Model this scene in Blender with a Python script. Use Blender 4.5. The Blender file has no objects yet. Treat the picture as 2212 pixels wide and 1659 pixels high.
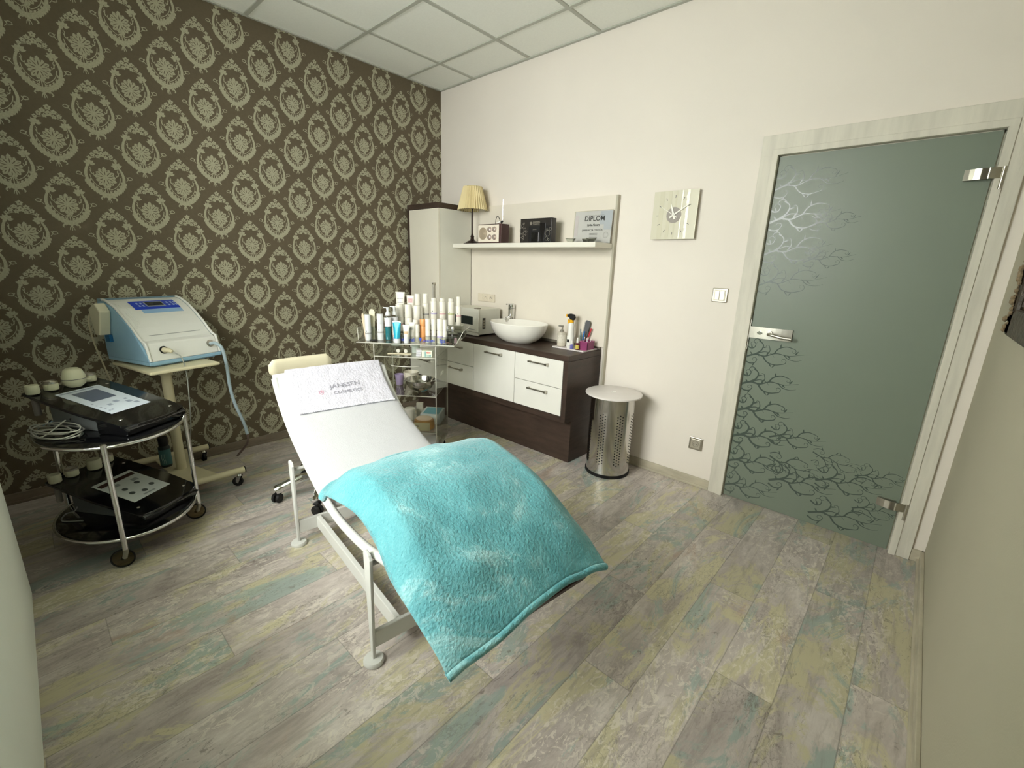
import bpy, bmesh, math, random
from mathutils import Vector, Matrix, noise
random.seed(7)
PI = math.pi
C = bpy.context.scene.collection
sc = bpy.context.scene

# ------------------------------------------------------------------ camera
cam_d = bpy.data.cameras.new('camera'); cam = bpy.data.objects.new('camera', cam_d); C.objects.link(cam)
F_PX, YAW, PITCH, ROLL = 958.36, -0.734, -0.2583, 0.0332
cam_d.sensor_fit = 'HORIZONTAL'; cam_d.sensor_width = 36.0; cam_d.lens = F_PX / 2212 * 36.0
cam_d.clip_start = 0.02
fw = Vector((math.sin(YAW)*math.cos(PITCH), math.cos(YAW)*math.cos(PITCH), math.sin(PITCH)))
rt = Vector((math.cos(YAW), -math.sin(YAW), 0)); up = rt.cross(fw)
r2 = rt*math.cos(ROLL) + up*math.sin(ROLL); u2 = -rt*math.sin(ROLL) + up*math.cos(ROLL)
M = Matrix((r2, u2, -fw)).transposed().to_4x4(); M.translation = Vector((3.5087, -2.822, 1.3613))
cam.matrix_world = M
sc.camera = cam

# ------------------------------------------------------------------ view, world, daylight
sc.view_settings.view_transform = 'Standard'; sc.view_settings.look = 'None'
sc.view_settings.exposure = 0.12; sc.view_settings.gamma = 1.0; sc.view_settings.use_curve_mapping = False
w = bpy.data.worlds.new('world'); sc.world = w; w.use_nodes = True
bg = w.node_tree.nodes['Background']; bg.inputs[0].default_value = (0.93, 0.97, 1.0, 1); bg.inputs[1].default_value = 6.8
WX0, WX1, WZ0, WZ1, WY = 1.15, 2.60, 0.82, 2.50, -2.99       # the window behind the photographer
def area(name, loc, rot, sx, sy, power, col):
    l = bpy.data.lights.new(name, 'AREA'); l.shape = 'RECTANGLE'; l.size = sx; l.size_y = sy
    l.energy = power; l.color = col
    o = bpy.data.objects.new(name, l); o.location = loc; o.rotation_euler = rot; C.objects.link(o); return o
area('window_daylight', ((WX0+WX1)/2, -4.35, 2.55), (math.radians(70), 0, 0), 3.0, 1.9, 400, (0.99, 0.968, 0.99))

# ------------------------------------------------------------------ helpers
def lin(c):
    return tuple((v/12.92 if v <= .04045 else ((v+.055)/1.055)**2.4) for v in [x/255 for x in c])
def mat(name, rgb, rough=.5, metal=0, var=0.0, vscale=8, bump=0.0, bscale=60, trans=0, ior=1.45, coat=0, sheen=0, alpha=1, spec=None, stretch=None):
    m = bpy.data.materials.new(name); m.use_nodes = True
    nt = m.node_tree; b = nt.nodes['Principled BSDF']
    col = (*lin(rgb), 1)
    b.inputs['Base Color'].default_value = col; b.inputs['Roughness'].default_value = rough
    b.inputs['Metallic'].default_value = metal; b.inputs['Transmission Weight'].default_value = trans
    b.inputs['IOR'].default_value = ior; b.inputs['Coat Weight'].default_value = coat
    b.inputs['Sheen Weight'].default_value = sheen; b.inputs['Alpha'].default_value = alpha
    if spec is not None: b.inputs['Specular IOR Level'].default_value = spec
    tc = nt.nodes.new('ShaderNodeTexCoord')
    src = tc.outputs['Object']
    if stretch:
        mp = nt.nodes.new('ShaderNodeMapping'); mp.inputs['Scale'].default_value = stretch
        nt.links.new(src, mp.inputs[0]); src = mp.outputs[0]
    n = nt.nodes.new('ShaderNodeTexNoise'); n.inputs['Scale'].default_value = vscale; n.inputs['Detail'].default_value = 4
    nt.links.new(src, n.inputs['Vector'])
    r = nt.nodes.new('ShaderNodeValToRGB'); v = max(var, .015)
    r.color_ramp.elements[0].position = .3; r.color_ramp.elements[1].position = .7
    r.color_ramp.elements[0].color = (*[c*(1-v) for c in col[:3]], 1); r.color_ramp.elements[1].color = (*[min(1, c*(1+v)) for c in col[:3]], 1)
    nt.links.new(n.outputs['Fac'], r.inputs[0]); nt.links.new(r.outputs[0], b.inputs['Base Color'])
    if bump:
        n2 = nt.nodes.new('ShaderNodeTexNoise'); n2.inputs['Scale'].default_value = bscale; n2.inputs['Detail'].default_value = 3
        nt.links.new(src, n2.inputs['Vector'])
        bp = nt.nodes.new('ShaderNodeBump'); bp.inputs['Strength'].default_value = bump; bp.inputs['Distance'].default_value = .01
        nt.links.new(n2.outputs['Fac'], bp.inputs['Height']); nt.links.new(bp.outputs[0], b.inputs['Normal'])
    return m

def clear(name, rgb, rough=.03, ior=1.45, tint=.93):
    """thin clear plastic or glass: mostly see-through, glossy at grazing angles"""
    m = bpy.data.materials.new(name); m.use_nodes = True; nt = m.node_tree
    nt.nodes.clear()
    out = nt.nodes.new('ShaderNodeOutputMaterial'); mx = nt.nodes.new('ShaderNodeMixShader')
    tr = nt.nodes.new('ShaderNodeBsdfTransparent'); gl = nt.nodes.new('ShaderNodeBsdfGlossy')
    tr.inputs[0].default_value = (*[tint*c for c in lin(rgb)], 1)
    gl.inputs['Color'].default_value = (.95, .95, .95, 1); gl.inputs['Roughness'].default_value = rough
    lw = nt.nodes.new('ShaderNodeLayerWeight'); lw.inputs[0].default_value = .5
    pw = nt.nodes.new('ShaderNodeMath'); pw.operation = 'POWER'; pw.inputs[1].default_value = 4.5; nt.links.new(lw.outputs['Facing'], pw.inputs[0])
    ma = nt.nodes.new('ShaderNodeMath'); ma.operation = 'MULTIPLY_ADD'; ma.inputs[1].default_value = .8
    n = nt.nodes.new('ShaderNodeTexNoise'); n.inputs['Scale'].default_value = 3
    m2 = nt.nodes.new('ShaderNodeMath'); m2.operation = 'MULTIPLY_ADD'; m2.inputs[1].default_value = .02; m2.inputs[2].default_value = .5*((ior-1)/(ior+1))**2*2
    nt.links.new(n.outputs['Fac'], m2.inputs[0]); nt.links.new(m2.outputs[0], ma.inputs[2])
    nt.links.new(pw.outputs[0], ma.inputs[0]); nt.links.new(ma.outputs[0], mx.inputs[0]); nt.links.new(tr.outputs[0], mx.inputs[1]); nt.links.new(gl.outputs[0], mx.inputs[2])
    nt.links.new(mx.outputs[0], out.inputs[0]); return m

def obj(name, bm, m, parent=None, smooth=False, bevel=0, label=None, solid=0, subsurf=0):
    me = bpy.data.meshes.new(name)
    bm.normal_update(); bm.to_mesh(me); bm.free()
    for x in (m if isinstance(m, (list, tuple)) else [m]): me.materials.append(x)
    if smooth:
        for p in me.polygons: p.use_smooth = True
        try: me.set_sharp_from_angle(angle=math.radians(40))
        except Exception: pass
    o = bpy.data.objects.new(name, me); C.objects.link(o)
    if parent: o.parent = parent
    if label: o['label'] = label
    if solid:
        s = o.modifiers.new('solid', 'SOLIDIFY'); s.thickness = solid; s.offset = 0
    if bevel:
        bv = o.modifiers.new('bevel', 'BEVEL'); bv.width = bevel; bv.segments = 2; bv.limit_method = 'ANGLE'; bv.angle_limit = math.radians(40)
    if subsurf:
        s = o.modifiers.new('sub', 'SUBSURF'); s.levels = subsurf; s.render_levels = subsurf
    return o
def thing(name, label, cat, loc=(0, 0, 0), rotz=0, group=None):
    o = bpy.data.objects.new(name, None); C.objects.link(o); o.empty_display_size = .05
    o.location = loc; o.rotation_euler = (0, 0, rotz); o['label'] = label; o['category'] = cat
    if group: o['group'] = group
    return o
def tag(o, label, cat, group=None):
    o['label'] = label; o['category'] = cat
    if group: o['group'] = group
    return o
def struct(name, bm, m, parent=None, **k):
    o = obj(name, bm, m, parent, **k)
    if not parent: o['kind'] = 'structure'
    return o
def dup(root, loc, rotz, label, group=None):
    r = root.copy(); C.objects.link(r); r.location = loc; r.rotation_euler = (0, 0, rotz)
    r['label'] = label
    if group: r['group'] = group
    for ch in list(root.children):
        c = ch.copy(); C.objects.link(c); c.parent = r
        for g in list(ch.children):
            d = g.copy(); C.objects.link(d); d.parent = c
    return r
def B(): return bmesh.new()
def box(bm, x0, x1, y0, y1, z0, z1, T=None, mi=0):
    vs = [bm.verts.new((x, y, z)) for z in (z0, z1) for y in (y0, y1) for x in (x0, x1)]
    fs = [bm.faces.new([vs[i] for i in f]) for f in ((0, 2, 3, 1), (4, 5, 7, 6), (0, 1, 5, 4), (2, 6, 7, 3), (0, 4, 6, 2), (1, 3, 7, 5))]
    for f in fs: f.material_index = mi
    if T is not None: bmesh.ops.transform(bm, matrix=T, verts=vs)
    return vs
def frame_of(d):
    d = Vector(d).normalized(); a = Vector((0, 0, 1)) if abs(d.z) < .9 else Vector((1, 0, 0))
    x = a.cross(d).normalized(); return x, d.cross(x)
def tube(bm, pts, r, seg=12, cap=True, rs=None, closed=False, mi=0):
    pts = [Vector(p) for p in pts]; n = len(pts); rings = []; px = None
    for i, p in enumerate(pts):
        if closed: d = pts[(i+1) % n]-pts[i-1]
        else: d = pts[min(i+1, n-1)]-pts[max(i-1, 0)]
        if px is None: x, y = frame_of(d)
        else:
            d.normalize(); x = (px - d*px.dot(d)).normalized(); y = d.cross(x)
        px = x; rr = rs[i] if rs else r
        rings.append([bm.verts.new(p + (x*math.cos(2*PI*k/seg) + y*math.sin(2*PI*k/seg))*rr) for k in range(seg)])
    m = n if closed else n-1
    for i in range(m):
        a, b = rings[i], rings[(i+1) % n]
        for k in range(seg):
            f = bm.faces.new((a[k], a[(k+1) % seg], b[(k+1) % seg], b[k])); f.material_index = mi
    if cap and not closed:
        bm.faces.new(rings[0][::-1]).material_index = mi; bm.faces.new(rings[-1]).material_index = mi
    return rings
def lathe(bm, prof, c=(0, 0, 0), seg=32, sx=1, sy=1, capb=True, capt=True, T=None, mi=0):
    rings = []; allv = []
    for r, z in prof:
        rg = [bm.verts.new((c[0]+sx*r*math.cos(2*PI*k/seg), c[1]+sy*r*math.sin(2*PI*k/seg), c[2]+z)) for k in range(seg)]
        rings.append(rg); allv += rg
    for a, b in zip(rings, rings[1:]):
        for k in range(seg):
            bm.faces.new((a[k], a[(k+1) % seg], b[(k+1) % seg], b[k])).material_index = mi
    if capb: bm.faces.new(rings[0][::-1]).material_index = mi
    if capt: bm.faces.new(rings[-1]).material_index = mi
    if T is not None: bmesh.ops.transform(bm, matrix=T, verts=allv)
    return allv
def prism(bm, poly, d, mi=0):
    """poly: list of 3D points, extruded by vector d"""
    d = Vector(d); a = [bm.verts.new(Vector(p)) for p in poly]; b = [bm.verts.new(Vector(p)+d) for p in poly]; n = len(a)
    fs = [bm.faces.new(a[::-1]), bm.faces.new(b)] + [bm.faces.new((a[i], a[(i+1) % n], b[(i+1) % n], b[i])) for i in range(n)]
    for f in fs: f.material_index = mi
    bmesh.ops.recalc_face_normals(bm, faces=fs)
    return a+b
def spline(pts, n=8):
    pts = [Vector(p) for p in pts]; out = []
    P = [2*pts[0]-pts[1]] + pts + [2*pts[-1]-pts[-2]]
    for i in range(1, len(P)-2):
        a, b, c, d = P[i-1:i+3]
        for k in range(n):
            t = k/n
            out.append(.5*((2*b)+(c-a)*t+(2*a-5*b+4*c-d)*t*t+(3*b-a-3*c+d)*t**3))
    out.append(pts[-1]); return out
def text_bm(bm, s, size, T, depth=.0004, align='CENTER', mi=0, shear=0, sx=1, bold=0):
    cu = bpy.data.curves.new('tmp', 'FONT'); cu.body = s; cu.size = size; cu.align_x = align; cu.extrude = depth; cu.shear = shear; cu.offset = bold
    cu.resolution_u = 3
    o = bpy.data.objects.new('tmp', cu); me = bpy.data.meshes.new_from_object(o)
    n0 = len(bm.verts); bm.from_mesh(me); bm.verts.ensure_lookup_table()
    bmesh.ops.transform(bm, matrix=T @ Matrix.Diagonal((sx, 1, 1, 1)), verts=bm.verts[n0:])
    for f in bm.faces:
        if all(v.index >= n0 or v.index == -1 for v in f.verts): pass
    bpy.data.objects.remove(o); bpy.data.curves.remove(cu); bpy.data.meshes.remove(me)
def frameM(o, x, y):
    """matrix whose local x,y axes lie along x,y at origin o (text is drawn in that plane)"""
    x = Vector(x).normalized(); y = Vector(y); y = (y - x*y.dot(x)).normalized(); z = x.cross(y)
    m = Matrix((x, y, z)).transposed().to_4x4(); m.translation = Vector(o); return m
def flat(bm, pts, fn, mi=0):
    vs = [bm.verts.new(fn(*p)) for p in pts]
    f = bm.faces.new(vs); f.material_index = mi; return f
def leaf(cx, cy, ang, L, W, n=5):
    ca, sa = math.cos(ang), math.sin(ang); up_, dn = [], []
    for i in range(n+1):
        t = i/n; h = W*.5*math.sin(PI*min(1, t**.75)); 
        up_.append((t*L, h)); dn.append((t*L, -h))
    P = up_ + dn[::-1][1:-1]
    return [(cx+x*ca-y*sa, cy+x*sa+y*ca) for x, y in P]
def ribbon(bm, pts, ws, fn, mi=0):
    L = []; n = len(pts)
    for i, (x, y) in enumerate(pts):
        a = pts[max(i-1, 0)]; b = pts[min(i+1, n-1)]; dx, dy = b[0]-a[0], b[1]-a[1]; l = math.hypot(dx, dy) or 1
        w_ = ws(i/(n-1)) if callable(ws) else ws
        L.append((bm.verts.new(fn(x-dy/l*w_/2, y+dx/l*w_/2)), bm.verts.new(fn(x+dy/l*w_/2, y-dx/l*w_/2))))
    for (a, b), (c, d) in zip(L, L[1:]): bm.faces.new((a, b, d, c)).material_index = mi
def spiral(x, y, r0, a0, turns, k=.25, n=18):
    """spiral that starts at (x,y) and winds inwards; a0 = direction from its centre to the start"""
    cx, cy = x-r0*math.cos(a0), y-r0*math.sin(a0)
    return [(cx+(r0*(1-t)+r0*k*t)*math.cos(a0+turns*2*PI*t), cy+(r0*(1-t)+r0*k*t)*math.sin(a0+turns*2*PI*t)) for t in [i/n for i in range(n+1)]]

# ------------------------------------------------------------------ materials
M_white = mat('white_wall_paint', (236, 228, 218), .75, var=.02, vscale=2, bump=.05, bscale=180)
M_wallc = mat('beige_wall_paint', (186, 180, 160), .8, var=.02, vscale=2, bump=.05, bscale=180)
M_paper = mat('brown_wallpaper', (100, 89, 70), .62, var=.05, vscale=60, bump=.05, bscale=300)
M_motif = mat('champagne_damask_print', (174, 170, 146), .5, var=.12, vscale=140)
M_ceil = mat('ceiling_tile', (247, 248, 240), .9, var=.02, vscale=90)
M_tbar = mat('ceiling_bar', (186, 187, 176), .6)
M_cab = mat('white_gloss_laminate', (232, 230, 222), .25, var=.01)
M_dark = mat('dark_stained_oak', (64, 50, 42), .42, var=.28, vscale=6, bump=.15, bscale=50, stretch=(1, 1, 5))
M_steel = mat('brushed_steel', (190, 186, 176), .3, 1, var=.05, vscale=40)
M_chrome = mat('polished_chrome', (225, 225, 225), .07, 1)
M_steelp = mat('polished_steel', (200, 198, 194), .13, 1, var=.03, vscale=5)
M_wplas = mat('white_plastic', (235, 233, 226), .35, var=.01)
M_cream = mat('cream_enamel', (214, 206, 172), .4, var=.02)
M_black = mat('black_rubber', (18, 18, 18), .6)
M_bgloss = mat('black_gloss_glass', (9, 10, 12), .1, coat=.5)
M_acryl = clear('clear_acrylic', (246, 247, 243), .03, 1.28, .975)
M_acedge = mat('acrylic_cut_edge', (196, 194, 182), .2, var=.05)
M_sheet = mat('white_cotton_cover', (196, 196, 199), .85, var=.012, vscale=30, bump=.12, bscale=220)
M_wmetal = mat('white_powder_coat', (214, 214, 210), .35)
M_ink = mat('grey_print', (84, 84, 88), .6)
M_inkb = mat('blue_print', (38, 72, 190), .5)
M_paperw = mat('white_paper', (236, 234, 238), .8)
M_frame = mat('whitewashed_oak', (216, 211, 198), .6, var=.10, vscale=5, bump=.12, bscale=40, stretch=(5, 5, .6))
M_cer = mat('white_glazed_ceramic', (236, 233, 224), .12, coat=.4)

def floor_material():
    m = bpy.data.materials.new('weathered_vinyl_planks'); m.use_nodes = True; nt = m.node_tree; b = nt.nodes['Principled BSDF']
    N = nt.nodes.new; L = nt.links.new
    tc = N('ShaderNodeTexCoord'); sp = N('ShaderNodeSeparateXYZ'); L(tc.outputs['Object'], sp.inputs[0])
    def math_(op, a, b_=None, c=None):
        n = N('ShaderNodeMath'); n.operation = op
        for i, v in enumerate((a, b_, c)):
            if v is None: continue
            if isinstance(v, (int, float)): n.inputs[i].default_value = v
            else: L(v, n.inputs[i])
        return n.outputs[0]
    PW, PL = .18, 1.22
    xs = math_('DIVIDE', math_('SUBTRACT', sp.outputs[0], 2.68-.18*20), PW)
    ix = math_('FLOOR', xs); fx = math_('FRACT', xs)
    off = math_('FRACT', math_('MULTIPLY', ix, .383))
    ys = math_('ADD', math_('DIVIDE', math_('ADD', sp.outputs[1], 10.15), PL), off)
    iy = math_('FLOOR', ys); fy = math_('FRACT', ys)
    wn = N('ShaderNodeTexWhiteNoise'); wn.noise_dimensions = '2D'
    cb = N('ShaderNodeCombineXYZ'); L(ix, cb.inputs[0]); L(iy, cb.inputs[1]); L(cb.outputs[0], wn.inputs['Vector'])
    # per-plank shifted coordinates
    sc_ = N('ShaderNodeVectorMath'); sc_.operation = 'SCALE'; sc_.inputs['Scale'].default_value = 13.0; L(wn.outputs['Color'], sc_.inputs[0])
    ad = N('ShaderNodeVectorMath'); ad.operation = 'ADD'; L(tc.outputs['Object'], ad.inputs[0]); L(sc_.outputs[0], ad.inputs[1])
    def noise_(scale, det, stretch, rough=.55, dist=0, src=None):
        mp = N('ShaderNodeMapping'); mp.inputs['Scale'].default_value = stretch; L(src or ad.outputs[0], mp.inputs[0])
        n = N('ShaderNodeTexNoise'); n.inputs['Scale'].default_value = scale; n.inputs['Detail'].default_value = det
        n.inputs['Roughness'].default_value = rough; n.inputs['Distortion'].default_value = dist; L(mp.outputs[0], n.inputs['Vector']); return n.outputs['Fac']
    def ramp(f, els):
        r = N('ShaderNodeValToRGB'); L(f, r.inputs[0]); e = r.color_ramp.elements
        e[0].position, e[0].color = els[0][0], (*lin(els[0][1]), 1); e[1].position, e[1].color = els[-1][0], (*lin(els[-1][1]), 1)
        for p, c in els[1:-1]:
            x = e.new(p); x.color = (*lin(c), 1)
        return r.outputs[0]
    def mix(f, a, b_, mode='MIX'):
        n = N('ShaderNodeMix'); n.data_type = 'RGBA'; n.blend_type = mode
        if isinstance(f, (int, float)): n.inputs[0].default_value = f
        else: L(f, n.inputs[0])
        for i, v in ((6, a), (7, b_)):
            if isinstance(v, tuple): n.inputs[i].default_value = (*lin(v), 1)
            else: L(v, n.inputs[i])
        return n.outputs[2]
    def step(f, a, b_):
        n = N('ShaderNodeMapRange'); n.interpolation_type = 'SMOOTHSTEP'; L(f, n.inputs[0]); n.inputs[1].default_value = a; n.inputs[2].default_value = b_; return n.outputs[0]
    base = ramp(noise_(6.5, 10, (1, .42, 1), .72, .9), [(.30, (160, 148, 144)), (.46, (192, 181, 176)), (.58, (210, 200, 194)), (.72, (234, 226, 220))])
    c1 = mix(step(noise_(3.8, 10, (1, .40, 1), .74, 1.0), .505, .565), base, (208, 200, 168))       # cream-yellow patches
    c2 = mix(math_('MULTIPLY', step(noise_(3.4, 10, (1.1, .42, 3), .74, 1.0), .53, .59), .8), c1, (164, 182, 176))        # blue-grey patches
    c3 = mix(math_('MULTIPLY', step(noise_(3.6, 7, (1.2, .4, 5), .6, .9), .60, .72), .6), c2, (186, 152, 128))          # rust tinge
    # streaky grain
    st = step(noise_(16, 6, (2.6, .33, 1), .65, .4), .48, .66)
    c4 = mix(math_('MULTIPLY', st, .42), c3, (150, 140, 132))
    # crackle
    mp = N('ShaderNodeMapping'); mp.inputs['Scale'].default_value = (1.5, .7, 1); L(ad.outputs[0], mp.inputs[0])
    wob = N('ShaderNodeTexNoise'); wob.inputs['Scale'].default_value = 14; wob.inputs['Detail'].default_value = 5; L(mp.outputs[0], wob.inputs['Vector'])
    va = N('ShaderNodeVectorMath'); va.operation = 'MULTIPLY_ADD'; L(wob.outputs['Color'], va.inputs[0]); va.inputs[1].default_value = (.10, .10, .1); L(mp.outputs[0], va.inputs[2])
    vo = N('ShaderNodeTexVoronoi'); vo.feature = 'DISTANCE_TO_EDGE'; vo.inputs['Scale'].default_value = 38; L(va.outputs[0], vo.inputs['Vector'])
    crack = math_('SUBTRACT', 1, step(vo.outputs['Distance'], .0, .07))
    cm = math_('MULTIPLY', crack, math_('MULTIPLY', step(noise_(5, 5, (1, .6, 7)), .50, .62), .42))
    c5 = mix(cm, c4, (118, 110, 100))
    fl = math_('MULTIPLY', step(noise_(24, 9, (1.4, .75, 9), .75, 1.2), .525, .555), math_('MULTIPLY', step(noise_(4, 5, (1, .5, 2)), .42, .6), .7))
    c6a = mix(fl, c5, (232, 224, 212))
    dk = math_('MULTIPLY', step(noise_(30, 9, (1.5, .6, 4), .78, 1.4), .56, .60), math_('MULTIPLY', step(noise_(4.5, 5, (1, .5, 6)), .44, .58), .6))
    c6 = mix(dk, c6a, (112, 102, 92))
    # plank brightness and seams
    c7 = mix(1.0, c6, ramp(wn.outputs['Value'], [(0, (226, 226, 226)), (1, (255, 255, 255))]), 'MULTIPLY')
    dx = math_('MINIMUM', fx, math_('SUBTRACT', 1, fx)); dy = math_('MINIMUM', fy, math_('SUBTRACT', 1, fy))
    sx = math_('SUBTRACT', 1, step(dx, .004, .014)); sy = math_('SUBTRACT', 1, step(dy, .0006, .002))
    seam = math_('MULTIPLY', math_('MAXIMUM', sx, sy), .36)
    c8 = mix(seam, c7, (70, 64, 58))
    L(c8, b.inputs['Base Color']); b.inputs['Roughness'].default_value = .42
    rr = N('ShaderNodeMapRange'); L(st, rr.inputs[0]); rr.inputs[3].default_value = .36; rr.inputs[4].default_value = .5; L(rr.outputs[0], b.inputs['Roughness'])
    bp = N('ShaderNodeBump'); bp.inputs['Strength'].default_value = .25; bp.inputs['Distance'].default_value = .003
    L(math_('SUBTRACT', noise_(30, 5, (1.6, .6, 1)), math_('ADD', seam, cm)), bp.inputs['Height']); L(bp.outputs[0], b.inputs['Normal'])
    return m
M_floor = floor_material()

# ------------------------------------------------------------------ the room
LX, H = 3.754, 2.836
b = B(); box(b, -.2, 4.4, -4.3, 1.4, -.12, 0); struct('floor', b, M_floor)
# ceiling with suspended grid
b = B(); box(b, -.2, 4.4, -4.3, 1.4, H+.006, H+.1); struct('ceiling', b, M_ceil)
b = B()
for k in range(-1, 7):
    x = .4387+.6*k
    if 0 < x < LX: box(b, x-.012, x+.012, -4.1, 0, H-.001, H+.010)
for k in range(0, 7):
    y = -.3647-.6*k; box(b, 0, LX, y-.012, y+.012, H-.0015, H+.010)
box(b, 0, LX, -.022, 0, H-.003, H+.01); box(b, 0, .018, -4.1, 0, H-.003, H+.01); box(b, LX-.02, LX, -4.1, 0, H-.003, H+.01)
struct('trim_1', b, M_tbar)

# patterned wall: paper plus printed damask
def damask(bm, oy, oz):
    cnt = [0]
    def fn(x, y): return (.0004 + .000012*cnt[0], oy + x, oz + y)
    def lf(cx, cy, a, L_, W_): cnt[0] += 1; flat(bm, leaf(cx, cy, a, L_, W_), fn, 1)
    def ribbon(bm_, pts, w_, f_, mi): cnt[0] += 1; globals()['ribbon'](bm_, pts, w_, f_, mi)
    # central blossom: core, ring of petals, outer ring of pointed petals
    cnt[0] += 1; flat(bm, [((.036*(1+.10*math.cos(13*q*PI/39)))*math.sin(q*PI/39), (.042*(1+.10*math.cos(13*q*PI/39)))*math.cos(q*PI/39)-.002) for q in range(78)], fn, 1)
    for i in range(7):
        a = PI/2+i*2*PI/7; lf(.004*math.cos(a), .001+.006*math.sin(a), a, .019, .0135)
    for i in range(9):
        a = PI/2+(i+.5)*2*PI/9; lf(.020*math.cos(a), .022*math.sin(a), a, .018, .0175)
    for i in range(13):
        a = PI/2+i*2*PI/13; lf(.030*math.cos(a), .034*math.sin(a)-.002, a, .019 if i % 2 else .015, .0185)
    lf(0, .036, PI/2, .02, .017)
    for i in range(9):
        a = PI/2+i*2*PI/9; cnt[0] += 1; x0_, y0_ = .011*math.cos(a), .012*math.sin(a)
        flat(bm, leaf(x0_, y0_, a, .026, .0040), fn, 2)
    for i in range(9):
        a = PI/2+(i+.5)*2*PI/9; cnt[0] += 1; flat(bm, leaf(.026*math.cos(a), .029*math.sin(a), a, .016, .003), fn, 2)
    # stems from blossom to wreath
    for s in (-1, 1):
        ribbon(bm, [(0, -.044), (s*.006, -.058), (s*.012, -.072)], .0035, fn, 1)
        lf(s*.004, -.052, -PI/2+s*.9, .016, .006)
    ribbon(bm, [(0, -.044), (0, -.09)], .004, fn, 1)
    # wreath: two crescent arms with scalloped leaves outside
    for s in (-1, 1):
        arc = [(s*p.x, p.y) for p in spline([(0, -.088, 0), (.026, -.080, 0), (.052, -.060, 0), (.072, -.030, 0), (.0795, .004, 0), (.074, .036, 0), (.064, .058, 0)], 3)]
        ribbon(bm, arc, lambda t: .006+.008*math.sin(PI*min(1, .12+.8*t)), fn, 1)
        inner = [(x*.80, y*.80+.004) for x, y in arc[2:13]]
        ribbon(bm, inner, lambda t: .0035, fn, 1)
        for i in range(1, 17, 1):
            x, y = arc[i]; a = math.atan2(y*.8-.01, x) - s*.5
            if i < 11: lf(x*1.0, y*1.0, a, .024 - .0005*i, .0165)
            if i < 10 and i % 2: lf(x*.92, y*.92, a+PI-s*.5, .016, .008)
        x, y = arc[-1]
        # lily at the arm's end
        for j, da in enumerate((-1.3, -.65, 0, .65, 1.3, 2.3)):
            lf(x*.90, y+.004, PI/2+s*.15+da, .026 if j != 5 else .02, .0165)
        # inner curl
        sp_ = spiral(s*.050, .028, .010, PI*.5, -s*.8, .3, 10)
        ribbon(bm, [(s*.060, .046), (s*.055, .038)]+sp_[2:], .0032, fn, 1)
        ribbon(bm, [(s*.046, .006), (s*.056, .018), (s*.062, .034)], .003, fn, 1)
        # outer scroll
        base = [(s*.088, -.010), (s*.096, .0), (s*.104, .002)]
        sp_ = spiral(s*.118, .006, .0125, 0 if s > 0 else PI, s*.85, .35, 12)
        ribbon(bm, base+[(s*.112, .002)]+sp_, lambda t: .0028+.002*t, fn, 1)
        lf(s*.100, .008, PI/2+s*.9, .011, .006)
    # crown of small blossoms
    for (cx, cy, r) in ((0, .146, .014), (-.021, .127, .012), (.021, .127, .012), (0, .117, .015), (-.038, .110, .011), (.038, .110, .011), (-.017, .104, .010), (.017, .104, .010), (-.054, .094, .009), (.054, .094, .009)):
        n = 5
        for i in range(n):
            a = PI/2+i*2*PI/n; lf(cx+.0015*math.cos(a), cy+.0015*math.sin(a), a, r*.98, r*.84)
    for s in (-1, 1):
        ribbon(bm, spiral(s*.044, .122, .008, PI/2-s*PI/2, -s*.8, .3, 9), .0025, fn, 1)
        ribbon(bm, [(s*.008, .106), (s*.030, .098), (s*.060, .088)], .0028, fn, 1)
        # tail
        ribbon(bm, [(0, -.106), (s*.014, -.100), (s*.028, -.104), (s*.034, -.114), (s*.029, -.120)], lambda t: .010-.005*t, fn, 1)
        ribbon(bm, [(0, -.108), (s*.007, -.120), (s*.010, -.132)], lambda t: .006-.004*t, fn, 1)
        lf(s*.012, -.094, -PI/2+s*.6, .02, .009)
    ribbon(bm, [(0, -.09), (0, -.134)], lambda t: .007-.004*t, fn, 1)
b = B(); box(b, -.15, 0, -4.2, 0, 0, H+.01)
VP, HP = .3200, .3575
for r in range(-5, 16):
    for c in range(-3, 14):
        y = -1.490 + HP*2 - c*HP*1.0 + (HP/2 if r % 2 else 0); z = 1.930 - r*VP/2 + .32
        y += .0
        if -4.05 < y < .12 and -.05 < z < H+.05: damask(b, y, z)
# trim pattern that would poke past the wall's edges
for lo, ax in ((.001, 'z'),):
    pass
geom = b.verts[:] + b.edges[:] + b.faces[:]
bmesh.ops.bisect_plane(b, geom=geom, plane_co=(0, -.002, 0), plane_no=(0, 1, 0), clear_outer=False)
for co, no in (((0, 0, H-.002), (0, 0, 1)), ((0, 0, .05), (0, 0, -1)), ((0, -.002, 0), (0, 1, 0))):
    fs = [f for f in b.faces if f.material_index >= 1]
    g = list({v for f in fs for v in f.verts}) + list({e for f in fs for e in f.edges}) + fs
    bmesh.ops.bisect_plane(b, geom=g, plane_co=co, plane_no=no, clear_outer=True)
struct('wall_left', b, [M_paper, M_motif, M_paper])

# wall with the door
DX0, DX1, DZ = 2.80, 3.622, 1.968
b = B()
box(b, 0, DX0-.02, 0, .14, 0, H+.01); box(b, DX1+.02, LX+.15, 0, .14, 0, H+.01); box(b, DX0-.02, DX1+.02, 0, .14, DZ+.02, H+.01)
struct('wall_back', b, M_white)
b = B(); box(b, LX, LX+.15, -4.2, 0, 0, H+.01); struct('wall_right', b, M_wallc)
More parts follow.
